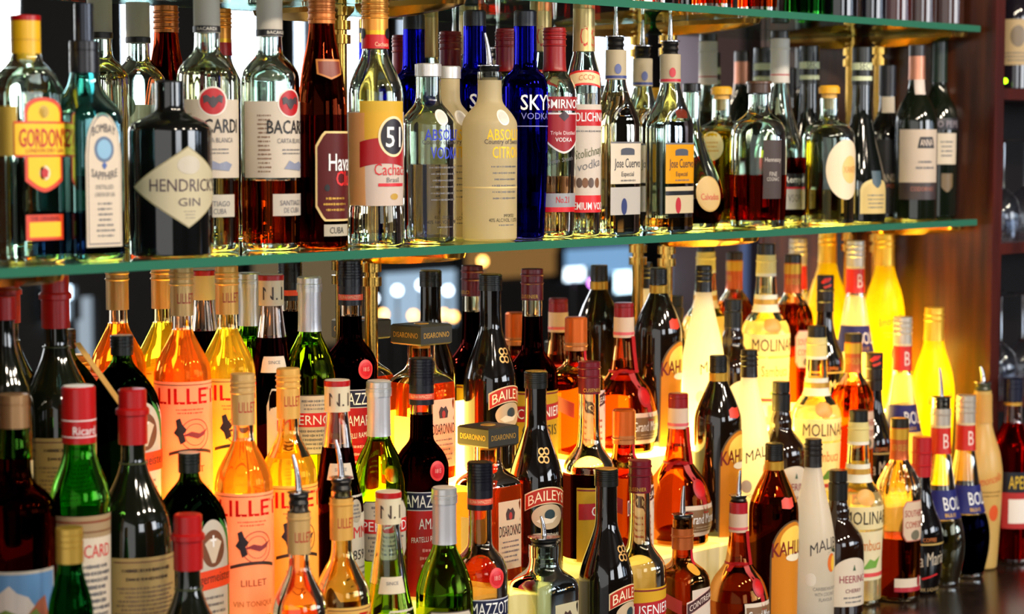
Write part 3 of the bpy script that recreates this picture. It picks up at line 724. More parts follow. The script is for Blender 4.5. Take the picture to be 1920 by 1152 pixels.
def coin(b, level, pour=False):
    b.prof([(20, 772), (20, 850), (26, 862), (54, 878), (64, 896), (64, 1044)], box=(46, 46, 5), n=56)
    b.hollow(glass((222, 160, 92)), liquid((186, 112, 46)), level)
    if pour: b.pourer(706, 762, 792, 19, lean=2); b.sleeve(790, 832, foil((186, 96, 44)), 1.6, rings=(806,))
    else:
        b.cyl(21.5, 768, 816, foil((212, 98, 30)), 'screw_cap', bev=3); b.sleeve(816, 832, foil((196, 120, 66)), 1.4, rings=(822,))
    rb = ink((190, 20, 40)); b.lab('rect', 18, 832, 862, 8, rb, 3, 'neck_ribbon'); b.lab('oval', 21, 858, 878, 22, ink((222, 158, 52)), 3, 'seal')
    F = 'F'
    b.lab('rect', 6, 908, 1040, 60, paper((238, 222, 204)), 1, face=F, cols=8)
    b.lab('rect', 4, 918, 946, 84, ink((226, 190, 176)), 2, 'label_border', face=F, tilt=26, cols=8); b.lab('rect', 4, 921, 943, 82, ink((70, 36, 38)), 3, 'label_band', face=F, tilt=26, cols=8)
    b.txt('COINTREAU', 4, 926, 938, 74, ink((234, 214, 200)), 4, face=F, tilt=23)
    b.fine(6, 960, 1030, 44, ink((170, 80, 70)), 6, face=F)
    b.lab('rect', 0, 918, 946, 70, ink((190, 60, 60)), 1, 'side_label', face='S', tilt=-20, cols=8)
def gmarn(b, level, pour=False):
    b.prof([(18, 742), (18, 805), (21, 830), (26, 866), (34, 878), (53, 903), (64, 945), (63, 985), (57, 1000)], )
    b.hollow(glass((216, 156, 92)), liquid((182, 100, 44)), level)
    if not pour:
        b.cyl(18.5, 738, 765, plastic((130, 10, 18), .3), 'screw_cap', bev=2, rings=1)
    else: b.pourer(678, 728, 746, 17, lean=2); b.cyl(18.5, 742, 765, plastic((160, 18, 34), .3), 'neck_band')
    b.sleeve(765, 803, paper((232, 204, 180)), 1.2, 'neck_label'); b.cyl(20, 792, 798, ink((206, 90, 96)), 'neck_stripe')
    rr = plastic((170, 8, 14), .4)
    # ribbon: collar, falling tails and the wax seal
    b.cyl(28, 862, 872, rr, 'ribbon', bev=3)
    g = G()
    def tail(pts, wd):
        v = []; f = []
        for i, (a, y, off) in enumerate(pts):
            for q in (-.5, .5):
                v.append(b.map(math.radians(a)+q*wd*b.k/max(b.r_at(b.z(y)), .01), 0, b.z(y), off*b.k, None))
        for i in range(len(pts)-1): f.append((2*i, 2*i+1, 2*i+3, 2*i+2))
        g.add(v, f)
    tail([(-20, 868, 2), (-18, 880, 1.5), (-8, 900, 1.2), (2, 930, 1), (4, 955, 1)], 12); tail([(4, 800, 4), (5, 830, 4), (2, 868, 4)], 9)
    tail([(-20, 868, 5), (-50, 860, 9), (-75, 868, 5), (-85, 880, 2)], 10)
    g.build('ribbon', rr, b.root)
    b.lab('oval', 40, 893, 930, 30, rr, 4, 'wax_seal'); b.lab('oval', 40, 898, 925, 21, plastic((200, 20, 22), .3), 5, 'wax_seal_face')
    b.lab('rect', 52, 940, 998, 96, PAPER, 1); b.lab('rect', 52, 948, 990, 90, ink((124, 92, 62)), 2, 'label_panel')
    b.txt('Grand Marnier', 52, 956, 974, 82, WHITE, 3); b.fine(52, 978, 988, 70, ink((200, 180, 150)), 2, lvl=3)
def kahlua(b, dark_b=True):
    b.prof([(15, 670), (16, 712), (20, 722), (33, 748), (43, 775), (45, 795), (44, 870), (43, 1020)])
    if dark_b: b.solid(dark((20, 11, 5)))
    else: b.hollow(glass((226, 150, 70)), liquid((90, 40, 10)), 772)
    b.cyl(16.5, 667, 697, plastic((20, 18, 16), .3), 'screw_cap', rings=5, bev=2); b.cyl(17.2, 699, 715, foil((196, 150, 50)), 'neck_band')
    b.blob(24, 771, [(-13, -8), (-12, 6), (-4, 11), (4, 9), (13, 10), (13, -6), (4, -10)], ink((220, 62, 36)), 2)
    b.lab('arch', 34, 802, 1000, 92, ink((90, 66, 40)), 1, 'label_border'); b.lab('arch', 34, 805, 1000, 86, paper((216, 132, 28), .1), 2)
    b.lab('oval', 36, 812, 870, 62, ink((250, 206, 84)), 3, 'label_sun'); b.lab('oval', 36, 862, 876, 40, ink((236, 222, 190)), 4, 'label_panel')
    b.txt('KAHLUA', 34, 838, 864, 84, ink((120, 10, 8)), 5, bow=4, bold=3)
    b.lab('rect', 34, 1000, 1006, 92, ink((210, 190, 150)), 1, 'label_rule')
def malibu(b):
    b.prof([(13.5, 825), (14, 870), (16, 882), (22, 915), (33, 960), (40, 1000), (41, 1030), (40, 1120)])
    b.solid(milky((248, 244, 236), .72, .22))
    b.sleeve(822, 874, plastic((26, 20, 16), .3), 1.6, 'screw_cap', rings=(834, 842, 852))
    b.txt('MALIBU', 29, 998, 1018, 72, ink((50, 44, 44)), 2, bow=7, tilt=10)
    g = ink((30, 50, 34))
    for a in (20, 60, 100, 140, 180, -10, 200):
        t = math.radians(a); b.blob(34, 1022, [(0, 0), (11*math.cos(t)-2*math.sin(t), 9*math.sin(t)+2*math.cos(t)), (13*math.cos(t), 10*math.sin(t)-2), (8*math.cos(t)+2*math.sin(t), 6*math.sin(t)-2)], g, 3)
    b.lab('oval', 34, 1026, 1060, 20, ink((220, 110, 40)), 2, 'emblem'); b.lab('oval', 36, 1030, 1058, 11, ink((240, 190, 60)), 3, 'emblem_sun')
    b.txt('CARIBBEAN RUM', 26, 1086, 1092, 52, GREY, 2); b.txt('WITH COCONUT', 26, 1096, 1102, 46, GREY, 2); b.txt('FLAVOUR', 26, 1106, 1112, 30, GREY, 2)
    b.lab('oval', -2, 1060, 1084, 20, ink((214, 206, 190)), 1, 'embossing')
def heer(b):
    b.prof([(15, 884), (15, 905), (17, 915), (16, 940), (22, 956), (20, 968), (27, 980), (44, 1000), (48, 1022), (48, 1130)])
    b.solid(dark((30, 14, 6)))
    b.cyl(16.5, 882, 902, plastic((14, 14, 12), .3), 'screw_cap'); b.cyl(17.5, 903, 936, plastic((16, 15, 14), .3), 'neck_sleeve', bev=3)
    b.lab('shield', 26, 1036, 1122, 78, PAPER, 1, az=None) if False else b.lab('arch', 28, 1034, 1122, 76, PAPER, 1)
    b.txt('HEERING', 30, 1066, 1079, 56, ink((150, 30, 60))); b.txt('CHERRY', 30, 1090, 1097, 34, ink((120, 40, 60))); b.fine(30, 1102, 1118, 44, GREY, 2); b.blob(30, 1052, [(-3, -5), (0, 6), (3, -5)], ink((60, 90, 60)), 3)
def molin(b, lit=True):
    b.prof([(16, 462), (17, 500), (18, 515), (20, 550), (22, 580), (32, 592), (44, 612), (46, 635), (44, 690), (43, 720), (43, 760)])
    b.hollow(glass((255, 250, 214)), liquid((252, 244, 200), .35), 600)
    b.cyl(16.5, 458, 479, plastic((22, 20, 16), .3), 'screw_cap'); b.sleeve(478, 512, paper((246, 232, 160), .4), 1.4, 'neck_sleeve', rings=(490,))
    b.sleeve(512, 518, paper((250, 248, 236)), 1, 'neck_label'); b.sleeve(552, 584, paper((250, 248, 232)), 1, 'neck_label'); b.cyl(22.6, 560, 570, GOLD, 'neck_band')
    b.lab('oval', 14, 594, 622, 34, ink((222, 158, 60)), 1, 'emblem')
    b.lab('rect', 14, 624, 664, 126, paper((246, 238, 196), .4), 1); b.txt('MOLINARI', 22, 632, 655, 96, INK); 
    b.lab('rect', 14, 668, 755, 126, paper((246, 240, 210), .4), 1); b.txt('Sambuca', 20, 682, 702, 56, ink((206, 120, 50))); b.blob(26, 725, [(-20, -10), (-6, 8), (4, 4), (18, 12), (8, -8)], ink((110, 160, 60)), 3); b.lab('rect', 14, 742, 749, 126, ink((214, 70, 70)), 2, 'label_rule')
def soco(b, level=996, or_cap=True):
    b.prof([(15, 790), (15, 850), (17, 862), (26, 876), (37, 900), (40, 922), (40, 1110)])
    # ribbed shoulders
    P = b.P; zt, zb = b.z(864), b.z(925)
    def xs(th, r, z):
        w = math.sin(math.pi*min(1, max(0, (zt-z)/(zt-zb)))) if zb < z < zt else 0
        q = 1+.045*w*math.cos(18*th); return r*q*math.sin(th), -r*q*math.cos(th)
    b.xs = xs; b.n = 72
    b.hollow(glass((250, 236, 206)), liquid((176, 84, 22)), level)
    b.n = 36; b.xs = rnd
    b.sleeve(785, 858, foil((198, 92, 40)), 1.2, 'neck_sleeve', rings=()); b.cyl(16.3, 785, 801, plastic((34, 26, 12), .3), 'screw_cap'); b.cyl(16.6, 802, 822, foil((210, 160, 46)), 'neck_band')
    b.txt('NEW ORLEANS', 2, 830, 842, 30, GOLD, 6)
    b.lab('oct', 30, 928, 1000, 52, ink((190, 120, 100)), 1, 'label_border'); b.lab('oct', 30, 930, 998, 49, paper((232, 208, 180)), 2)
    b.txt('SOUTHERN', 30, 944, 956, 44, ink((170, 70, 60)), 4); b.txt('COMFORT', 30, 964, 976, 42, ink((180, 90, 70)), 4); b.lab('oval', 30, 980, 998, 20, ink((110, 104, 84)), 4, 'seal')
    b.lab('rect', 24, 1066, 1082, 62, PAPER, 1, 'lower_label'); b.lab('rect', 24, 1082, 1090, 62, ink((170, 30, 46)), 1, 'lower_label'); b.lab('oval', 36, 1062, 1082, 10, ink((150, 40, 40)), 2, 'lower_seal')
def tia(b, red=False):
    b.prof([(15, 663), (15, 735), (17, 760), (24, 790), (36, 815), (40, 835), (38, 900), (31, 985)], )
    b.solid(dark((11, 8, 8)))
    b.sleeve(660, 732, plastic((22, 16, 16), .3) if not red else plastic((170, 20, 26), .35), 1.4, 'neck_sleeve', rings=(690, 712))
    if not red:
        b.blob(2, 672, [(-10, -3), (-2, 5), (10, 6), (4, -2), (-6, -6)], ink((210, 40, 26)), 7); b.blob(4, 682, [(-8, -2), (6, 4), (9, 1), (-4, -5)], ink((214, 60, 30)), 7)
    b.lab('rect', 10, 846, 849, 110, ink((190, 160, 90)), 1, 'label_rule'); b.txt('Tia Maria', 16, 862, 886, 66, ink((196, 182, 160)), 2, tilt=8); b.blob(16, 905, [(-16, -3), (14, 5), (18, 3), (-12, -6)], ink((200, 30, 34)), 2)
    b.lab('rect', 10, 940, 943, 100, ink((190, 160, 90)), 1, 'label_rule'); b.txt('DARK LIQUEUR', 16, 926, 933, 54, ink((190, 160, 110)), 2)
    b.txt('COFFEE', 16, 836, 843, 26, ink((210, 120, 60)), 2)
def bols(b, liq, pour=False, level=None):
    b.prof([(16, 743), (16, 800), (17, 842), (22, 870), (27, 905), (34, 945), (44, 975), (47, 1000), (45, 1030), (37, 1066)])
    b.hollow(glass((255, 252, 240)), liq, level or 850)
    b.sleeve(740 if not pour else 762, 792, foil((200, 190, 176)), 1.3, rings=(752, 762, 772) if not pour else (772,))
    b.cyl(17.4, 790, 796, CREAM, 'neck_band'); b.sleeve(796, 842, plastic((196, 30, 14), .4), 1.6, 'neck_sleeve'); b.txt('B', 9, 806, 832, 10, ink((236, 210, 200)), 7)
    b.sleeve(905, 955, paper((34, 36, 110), .12), .6, 'label'); b.txt('BOLS', 25, 917, 940, 44, WHITE, 4); b.fine(10, 955, 958, 40, GOLD, 1, lvl=4)
    for yy in (966, 977, 988, 999, 1010):
        b.cyl(0, 0, 1, CLEAR) if False else None
    b.txt('BLUE', 20, 945, 951, 22, GOLD, 4)
    if pour: b.pourer(690, 742, 764, 16, lean=-4, disc=BLACK)
def pear(b, col, pour=False, tr=.75):
    b.prof([(15.5, 440), (16.5, 498), (22, 520), (33, 552), (38, 585), (38, 600), (36, 660), (32, 735), (30, 765)])
    b.solid(milky(col, tr, .3))
    b.sleeve(436 if not pour else 446, 498, foil((236, 186, 60)) if not pour else paper((222, 176, 96)), 1.3, rings=(452, 462) if not pour else ())
    b.txt('limoncello', 16, 590, 606, 50, ink((214, 90, 40)), 2, tilt=12); b.fine(18, 618, 632, 44, ink((150, 110, 50)), 2, lvl=2); b.lab('oval', 22, 645, 675, 20, ink((220, 84, 30)), 1, 'emblem')
    if pour: b.pourer(396, 424, 446, 15, lean=-5, collar=plastic((60, 66, 50), .3))
def campari(b):
    b.prof([(16, 714), (16, 790), (24, 808), (38, 826), (42, 845), (42, 1040)])
    b.hollow(glass((250, 236, 232)), liquid((214, 20, 14)), 792)
    b.cyl(17.5, 710, 752, plastic((18, 20, 44), .3), 'screw_cap', rings=2); b.cyl(17.2, 754, 760, GOLD, 'neck_band')
    b.lab('rect', 24, 880, 918, 86, ink((16, 20, 34)), 1, 'label_band'); b.txt('APERITIVO', 30, 887, 911, 76, ink((232, 190, 50)), 3); b.lab('rect', 24, 918, 985, 86, paper((206, 60, 60)), 1); b.lab('rect', 24, 930, 975, 60, ink((240, 230, 220)), 2, 'label_panel')

STEP = {1: 'standing on the counter', 2: 'on the middle step', 3: 'on the top step'}
def lay(kind, ref, items, fn):
    """items: (px, ytop, row, label, kwargs)"""
    name, group = kind; rx, ry, rr = ref
    for it in items:
        px, py, row, label, kw = it
        b = Bottle(name, label, px, py, row, R_(rx, ry, rr), group if len(items) > 1 else None, rz=kw.pop('rz', 0), Y=kw.pop('Y', None), z0=kw.pop('z0', None))
        if rr != row and 'hx' in kw: kw.pop('hx')
        fn(b, **kw); b.done()
A = lay
A(('vermouth_bottle', 'dark vermouth bottles with red wax caps'), (248, 730, 2), [
    (103, 515, 3, 'dark bottle with long red wax cap and hanging tan paper tag, '+STEP[3], dict(tagged=True)),
    (248, 730, 2, 'dark bottle with ringed red wax cap and beige label, '+STEP[2], {}),
    (352, 965, 1, 'dark bottle with red wax cap, '+STEP[1]+', cut by lower edge', {})], carpano)
A(('pastis_bottle', None), (147, 725, 2), [(147, 725, 2, 'green bottle with tall red cap and white label in red letters, '+STEP[2], {})], ricard)
A(('amaro_bottle', None), (25, 740, 2), [(25, 740, 2, 'dark square-shouldered bottle with tan cap and mountain picture label, leftmost on the middle step', {})], amaro)
A(('digestif_bottle', None), (130, 990, 1), [(130, 990, 1, 'small green bottle with gold cap, leftmost '+STEP[1], {})], green_small)
A(('wine_bottle', None), (5, 560, 3), [(5, 560, 3, 'dark bottle with red cap at the left end of the top step', {})], edge_dark)
A(('herbal_liqueur_bottle', 'flat dark green herbal liqueur bottles'), (355, 850, 2), [
    (228, 630, 3, 'flat dark green flask with short black cap and green-framed label, '+STEP[3], {}),
    (355, 850, 2, 'flat dark green flask with stag-head label and orange band, '+STEP[2], {})], jaeger)
A(('aperitif_bottle', 'pink wine aperitif bottles'), (455, 700, 2), [
    (340, 498, 3, 'clear bottle of coral pink aperitif with salmon label, '+STEP[3], dict(rose=True, level=822, lc=(254, 168, 66))),
    (455, 700, 2, 'clear bottle of peach aperitif with salmon label, '+STEP[2], dict(rose=True, level=826, lc=(255, 196, 84))),  # same drink in each row; golden glow put into the lighter liquid colour
    (560, 945, 1, 'half-empty bottle of orange aperitif with black-collared steel pourer, '+STEP[1], dict(rose=True, level=918, pour=True, lc=(250, 140, 56)))], lillet)
A(('aperitif_bottle', 'yellow wine aperitif bottles'), (455, 700, 2), [
    (425, 498, 3, 'clear bottle of bright yellow aperitif with yellow label, '+STEP[3], dict(rose=False, level=824)),
    (540, 690, 2, 'clear bottle of golden aperitif with orange-gold foil neck, '+STEP[2], dict(rose=False, level=868)),
    (640, 918, 1, 'nearly empty pale yellow aperitif bottle with foil neck and steel pourer, '+STEP[1], dict(rose=False, level=960, pour=True))], lillet)
A(('fruit_cup_bottle', 'slim bottles with red-ringed white caps'), (632, 718, 2), [
    (508, 518, 3, 'slim bottle of dark red liquor with yellow-lit white cap, '+STEP[3], dict(level=832)),
    (632, 716, 2, 'slim bottle of brown liquor with white cap and oval seal label, '+STEP[2], dict(level=838)),
    (728, 925, 1, 'slim clear bottle with red-ringed white cap and pale green liquid, '+STEP[1], dict(clear=True, level=880))], pimms)
A(('anise_liqueur_bottle', 'green anise bottles with silver caps'), (710, 715, 2), [
    (580, 520, 3, 'olive green anise bottle with silver cap and octagonal label, '+STEP[3], dict(level=840)),
    (710, 715, 2, 'bright yellow-green anise bottle with silver cap and foil neck, '+STEP[2], dict(level=825)),
    (833, 915, 1, 'green anise bottle with ridged silver cap, '+STEP[1], dict(level=925))], pernod)
A(('bitter_bottle', 'amaro bottles with black caps and red seals'), (790, 672, 2), [
    (657, 488, 3, 'dark amaro bottle with black cap and round red seal, '+STEP[3], dict(level=778)),
    (790, 672, 2, 'dark amaro bottle with navy and red label, '+STEP[2], dict(level=776)),
    (900, 867, 1, 'almost empty clear amaro bottle with black cap and red seal, '+STEP[1], dict(level=1125))], ramazz)
A(('amaretto_bottle', 'square amaretto bottles'), (915, 798, 2), [
    (790, 608, 3, 'square amber amaretto bottle with black square cap, '+STEP[3], dict(level=905)),
    (915, 798, 2, 'square orange amaretto bottle with gold-topped square cap, '+STEP[2], dict(level=908)),
    (1020, 982, 1, 'empty square clear bottle with steel pourer instead of cap, '+STEP[1], dict(level=None, clear=True, pour=True))], disar)
A(('cream_liqueur_bottle', 'black irish cream bottles'), (1005, 697, 2), [
    (920, 515, 3, 'black cream-liqueur bottle with orange arched banner, '+STEP[3], dict(rz=20)),
    (1005, 697, 2, 'black cream-liqueur bottle with gold knot emblem, '+STEP[2], {}),
    (1137, 880, 1, 'black long-necked cream-liqueur bottle, '+STEP[1], dict(rz=28))], baileys)
A(('cassis_bottle', 'cassis liqueur bottles with maroon caps'), (1105, 677, 2), [
    (998, 503, 3, 'cassis bottle with maroon cap filled up to the neck, '+STEP[3], dict(level=768)),
    (1105, 677, 2, 'cassis bottle with maroon cap and empty clear neck, '+STEP[2], dict(level=884, rz=38)),
    (1200, 862, 1, 'nearly empty clear cassis bottle with yellow and red label, '+STEP[1], dict(level=1040))], cuse)
A(('orange_liqueur_bottle', 'square brown orange-liqueur bottles'), (1170, 768, 2), [
    (1080, 595, 3, 'square brown bottle with orange copper cap, '+STEP[3], dict(level=868)),
    (1170, 768, 2, 'square amber bottle with orange copper cap, '+STEP[2], dict(level=890)),
    (1280, 970, 1, 'square brown bottle with steel pourer and slanted dark label band, '+STEP[1], dict(level=960, pour=True))], coin)
A(('cognac_liqueur_bottle', 'round brown cognac-liqueur bottles with red ribbons'), (1272, 738, 2), [
    (1170, 568, 3, 'round brown bottle with red ribbon and wax seal, '+STEP[3], dict(level=845)),
    (1272, 738, 2, 'round orange-lit bottle with red cap and ribbon, '+STEP[2], dict(level=835)),
    (1385, 938, 1, 'round brown bottle with red bow ribbon and steel pourer, '+STEP[1], dict(level=940, pour=True))], gmarn)
A(('coffee_liqueur_bottle', 'coffee liqueur bottles with arched yellow labels'), (1347, 667, 2), [
    (1235, 503, 3, 'dark coffee-liqueur bottle with black cap and orange arched label, '+STEP[3], dict(rz=14)),
    (1347, 667, 2, 'dark coffee-liqueur bottle with red badge and arched label, '+STEP[2], dict(rz=12)),
    (1452, 832, 1, 'half-empty amber coffee-liqueur bottle with arched yellow label, '+STEP[1], dict(dark_b=False))], kahlua)
A(('coconut_rum_bottle', 'white coconut rum bottles'), (1525, 822, 1), [
    (1320, 497, 3, 'white coconut rum bottle with black cap, '+STEP[3], {}),
    (1405, 655, 2, 'white coconut rum bottle with black cap, '+STEP[2], {}),
    (1525, 822, 1, 'white coconut rum bottle with palm and sunset print, '+STEP[1], {})], malibu)
A(('cherry_liqueur_bottle', 'small dark cherry liqueur bottles'), (1572, 882, 1), [
    (1375, 562, 3, 'small dark cherry-liqueur bottle with black neck, '+STEP[3], {}),
    (1465, 716, 2, 'small dark cherry-liqueur bottle with black neck, '+STEP[2], {}),
    (1572, 882, 1, 'small dark brown cherry-liqueur bottle with white label, '+STEP[1], {})], heer)
A(('sambuca_bottle', 'sambuca bottles'), (1437, 458, 3), [
    (1437, 458, 3, 'glowing clear sambuca bottle with black cap, '+STEP[3], {}),
    (1532, 612, 2, 'glowing clear sambuca bottle with black cap, '+STEP[2], {}),
    (1610, 770, 1, 'clear sambuca bottle with cream label, '+STEP[1], {})], molin)
A(('whiskey_liqueur_bottle', 'peach whiskey liqueur bottles'), (1687, 785, 1), [
    (1487, 478, 3, 'orange whiskey-liqueur bottle with red-orange neck, '+STEP[3], dict(level=880)),
    (1600, 626, 2, 'orange whiskey-liqueur bottle with red-orange neck, '+STEP[2], dict(level=880)),
    (1687, 785, 1, 'half-empty ribbed-shoulder bottle of brown whiskey liqueur, '+STEP[1], {})], soco)
A(('coffee_rum_bottle', 'black coffee rum bottles'), (1640, 660, 2), [
    (1548, 515, 3, 'black coffee-rum bottle with long dark neck sleeve, '+STEP[3], {}),
    (1640, 660, 2, 'black coffee-rum bottle with long dark neck sleeve, '+STEP[2], {}),
    (1729, 818, 1, 'black tapered coffee-rum bottle with red neck sleeve, '+STEP[1], dict(red=True))], tia)
A(('curacao_bottle', 'curacao bottles with red neck bands'), (1812, 740, 1), [
    (1605, 450, 3, 'clear liqueur bottle with red neck band and navy label, '+STEP[3], dict(liq=liquid((250, 246, 226), .45))),
    (1693, 593, 2, 'yellow-lit liqueur bottle with red neck band, '+STEP[2], dict(liq=liquid((252, 240, 190), .45))),
    (1765, 743, 1, 'clear liqueur bottle with black pourer and red neck band, '+STEP[1], dict(liq=liquid((226, 226, 200)), pour=True, level=960)),
    (1812, 740, 1, 'dark blue liqueur bottle with red neck band and blue label, '+STEP[1], dict(liq=liquid((10, 12, 44)), level=958))], bols)
A(('lemon_liqueur_bottle', 'pear-shaped yellow lemon liqueur bottles'), (1660, 435, 3), [
    (1660, 435, 3, 'bright yellow pear-shaped bottle with gold foil neck, '+STEP[3], dict(col=(255, 240, 24))),
    (1752, 573, 2, 'bright yellow pear-shaped bottle with gold foil neck, '+STEP[2], dict(col=(255, 240, 24))),
    (1843, 728, 1, 'pale yellow pear-shaped bottle with steel pourer, '+STEP[1], dict(col=(226, 190, 110), pour=True, tr=.3))], pear)
A(('bitter_aperitif_bottle', None), (1900, 710, 1), [(1900, 710, 1, 'red aperitif bottle with navy cap, rightmost '+STEP[1], {})], campari)
# ---------------------------------------------------------------- bottles on the glass shelf (drawn in photograph rows)
def SH(name, label, px, py, Y, fn, group=None, rz=0, z0=None, **kw):
    z0 = ZS if z0 is None else z0
    b = Bottle(name, label, px, py, None, (kw.pop('rx', px), kw.pop('ry', py), kw.pop('rY', Y), z0), group, rz, Y=Y, z0=z0, H=kw.pop('H', None))
    fn(b, **kw); b.done(); return b
def gordons(b):
    b.prof([(27, 36), (27, 108), (36, 122), (60, 142), (77, 168), (78, 185), (78, 480)], box=(66, 46, 4))
    b.hollow(CLEAR, liquid((214, 226, 214)), 128)
    b.cyl(28, 32, 112, plastic((226, 176, 24), .35), 'screw_cap', rings=0, bev=2); b.cyl(28.6, 30, 40, LID_RED, 'cap_top_ring'); b.cyl(28.6, 74, 77, plastic((200, 150, 20), .35), 'cap_ridge')
    F = 'F'; Y_ = paper((250, 206, 52), .1); O = ink((214, 60, 16)); x = 6
    b.lab('arch', x, 183, 260, 84, O, 1, 'label_border', face=F); b.lab('arch', x, 190, 260, 72, Y_, 3, face=F); b.lab('oval', x, 198, 222, 22, ink((196, 160, 60)), 3, 'emblem', face=F)
    b.lab('shield', x, 288, 360, 84, O, 1, 'label_border', face=F); b.lab('shield', x, 288, 352, 72, Y_, 3, face=F); b.lab('oval', x, 310, 338, 24, ink((240, 220, 190)), 3, 'emblem', face=F); b.blob(x, 324, [(-6, -8), (-8, 4), (0, 10), (8, 4), (6, -8)], ink((190, 24, 20)), 4, face=F)
    b.lab('rect', x, 228, 294, 124, O, 4, 'label_band', face=F, cols=40); b.lab('rect', x, 232, 290, 122, Y_, 6, 'label_band', face=F, cols=30)
    b.txt("GORDON'S", x, 240, 276, 108, ink((190, 14, 14)), 9, face=F, bold=3); b.txt('LONDON DRY GIN', x, 278, 286, 84, ink((180, 40, 20)), 9, face=F)
    b.lab('rect', x, 402, 450, 84, O, 1, 'lower_label', face=F); b.lab('rect', x, 416, 444, 70, Y_, 2, 'lower_label', face=F); b.txt('THE ORIGINAL', x, 405, 413, 66, ink((120, 20, 10)), 3, face=F)
    b.lab('rect', 0, 200, 292, 84, paper((232, 196, 90)), 1, 'side_label', face='S')
def bombay(b):
    b.prof([(26, 84), (26, 137), (32, 165), (52, 190), (72, 208), (78, 224), (78, 484)], box=(56, 56, 6), n=56)
    b.hollow(glass((168, 216, 218)), liquid((60, 84, 116)), 396)
    b.cyl(28, 78, 137, plastic((20, 20, 26), .25), 'pourer_collar', rings=1); b.cyl(18, 8, 78, plastic((44, 48, 56), .2, .6), 'pourer_cover')
    F = 'F'; x = 0
    b.lab('arch', x, 212, 462, 80, PAPER, 1, face=F); b.lab('arch', x, 216, 457, 72, ink((90, 80, 100)), 2, 'label_border', face=F); b.lab('arch', x, 218, 455, 70, PAPER, 3, face=F)
    b.txt('BOMBAY', x, 232, 248, 52, ink((30, 30, 54)), 5, face=F, bow=8); b.txt('SAPPHIRE', x, 322, 337, 58, ink((30, 30, 54)), 5, face=F, bow=-7)
    b.lab('oval', x, 256, 304, 44, ink((90, 110, 140)), 4, 'emblem', face=F); b.lab('oval', x, 262, 298, 32, ink((130, 176, 208)), 5, 'emblem_face', face=F); b.lab('diamond', x, 302, 318, 12, ink((60, 90, 160)), 5, 'emblem_gem', face=F)
    b.txt('DISTILLED', x, 346, 354, 40, GREY, 5, face=F); b.txt('LONDON DRY GIN', x, 360, 368, 44, GREY, 5, face=F); b.fine(x, 376, 446, 40, GREY, 7, face=F, lvl=5)
def hendricks(b):
    b.prof([(27, 156), (27, 205), (32, 214), (66, 228), (77, 240), (78, 250), (77, 475)])
    b.solid(dark((9, 11, 11)))
    b.cyl(26, 152, 180, plastic((16, 14, 14), .4), 'cork_stopper', bev=3)
    b.lab('diamond', 32, 274, 426, 232, ink((150, 140, 104)), 1, 'label_border', cols=40); b.lab('diamond', 32, 277, 423, 222, paper((218, 208, 176)), 2, cols=40)
    b.txt("HENDRICK'S", 34, 334, 358, 150, ink((70, 50, 60)), 4); b.txt('GIN', 34, 370, 385, 44, ink((90, 76, 80)), 4); b.lab('oval', 34, 292, 326, 46, ink((190, 182, 166)), 3, 'emblem'); b.fine(34, 392, 410, 24, ink((160, 150, 130)), 3)
def bacardi(b, col, level):
    b.prof([(23, -20), (23, 90), (27, 100), (40, 112), (54, 130), (57, 148), (56, 470)])
    b.hollow(CLEAR, liquid(col), level)
    b.sleeve(-21, 62, paper((206, 198, 186)), 1.8, 'neck_sleeve'); b.cyl(26, 49, 61, ink((24, 22, 26)), 'neck_band'); b.txt('BACARDI', 0, 52, 58, 34, ink((220, 214, 200)), 9)
    b.lab('rect', 4, 187, 333, 190, paper((236, 222, 206), .35), 1); b.lab('oval', 10, 163, 218, 56, ink((222, 214, 204)), 2, 'seal'); b.lab('oval', 10, 166, 215, 49, ink((176, 14, 22)), 3, 'seal_face')
    b.blob(10, 190, [(-19, 9), (-12, 12), (-4, 6), (0, 10), (4, 6), (12, 12), (19, 9), (17, -4), (10, -1), (4, -10), (0, -13), (-4, -10), (-10, -1), (-17, -4)], ink((64, 52, 56)), 5)
    b.txt('BACARDI', 14, 223, 249, 104, INK, 4, bold=2); b.txt('CARTA BLANCA', 16, 258, 267, 70, GREY, 4); b.fine(16, 276, 290, 60, GREY, 2, lvl=4); b.blob(20, 310, [(-26, -6), (-14, 10), (0, 4), (14, 8), (28, 2), (20, -10), (0, -8)], ink((130, 136, 160)), 4)
    b.lab('rect', 14, 364, 406, 84, paper((222, 214, 200), .35), 1, 'lower_label'); b.txt('SANTIAGO', 14, 376, 386, 56, GREY, 4); b.txt('DE CUBA', 14, 390, 400, 40, GREY, 4)
    b.fine(-40, 210, 325, 26, ink((130, 90, 60)), 14, lvl=3)
def havana(b):
    b.prof([(23, -8), (23, 45), (27, 80), (38, 130), (46, 190), (47, 225), (46, 458)])
    b.hollow(glass((150, 60, 30)), liquid((90, 20, 12)), 215)
    b.sleeve(-9, 45, foil((190, 110, 50)), 1.6, rings=(4, 14, 24, 36))
    b.lab('vee', 16, 112, 150, 54, ink((196, 120, 50)), 1, 'neck_label'); b.lab('vee', 16, 116, 146, 46, ink((120, 44, 26)), 2, 'neck_label_face')
    b.lab('oct', 41, 246, 414, 128, ink((226, 196, 130)), 1, 'label_border'); b.lab('oct', 41, 250, 410, 120, paper((90, 22, 22), .15), 2)
    b.txt('Havana', 41, 288, 320, 78, WHITE, 4, bold=2); b.txt('Club', 42, 320, 348, 54, ink((226, 36, 36)), 4, bold=2); b.lab('oval', 8, 345, 358, 10, INK, 4, 'emblem'); b.fine(24, 366, 398, 50, GOLD, 3, lvl=4)
    b.lab('rect', 30, 420, 442, 62, paper((206, 196, 176)), 1, 'lower_label'); b.txt('CUBA', 26, 425, 437, 30, INK, 3)
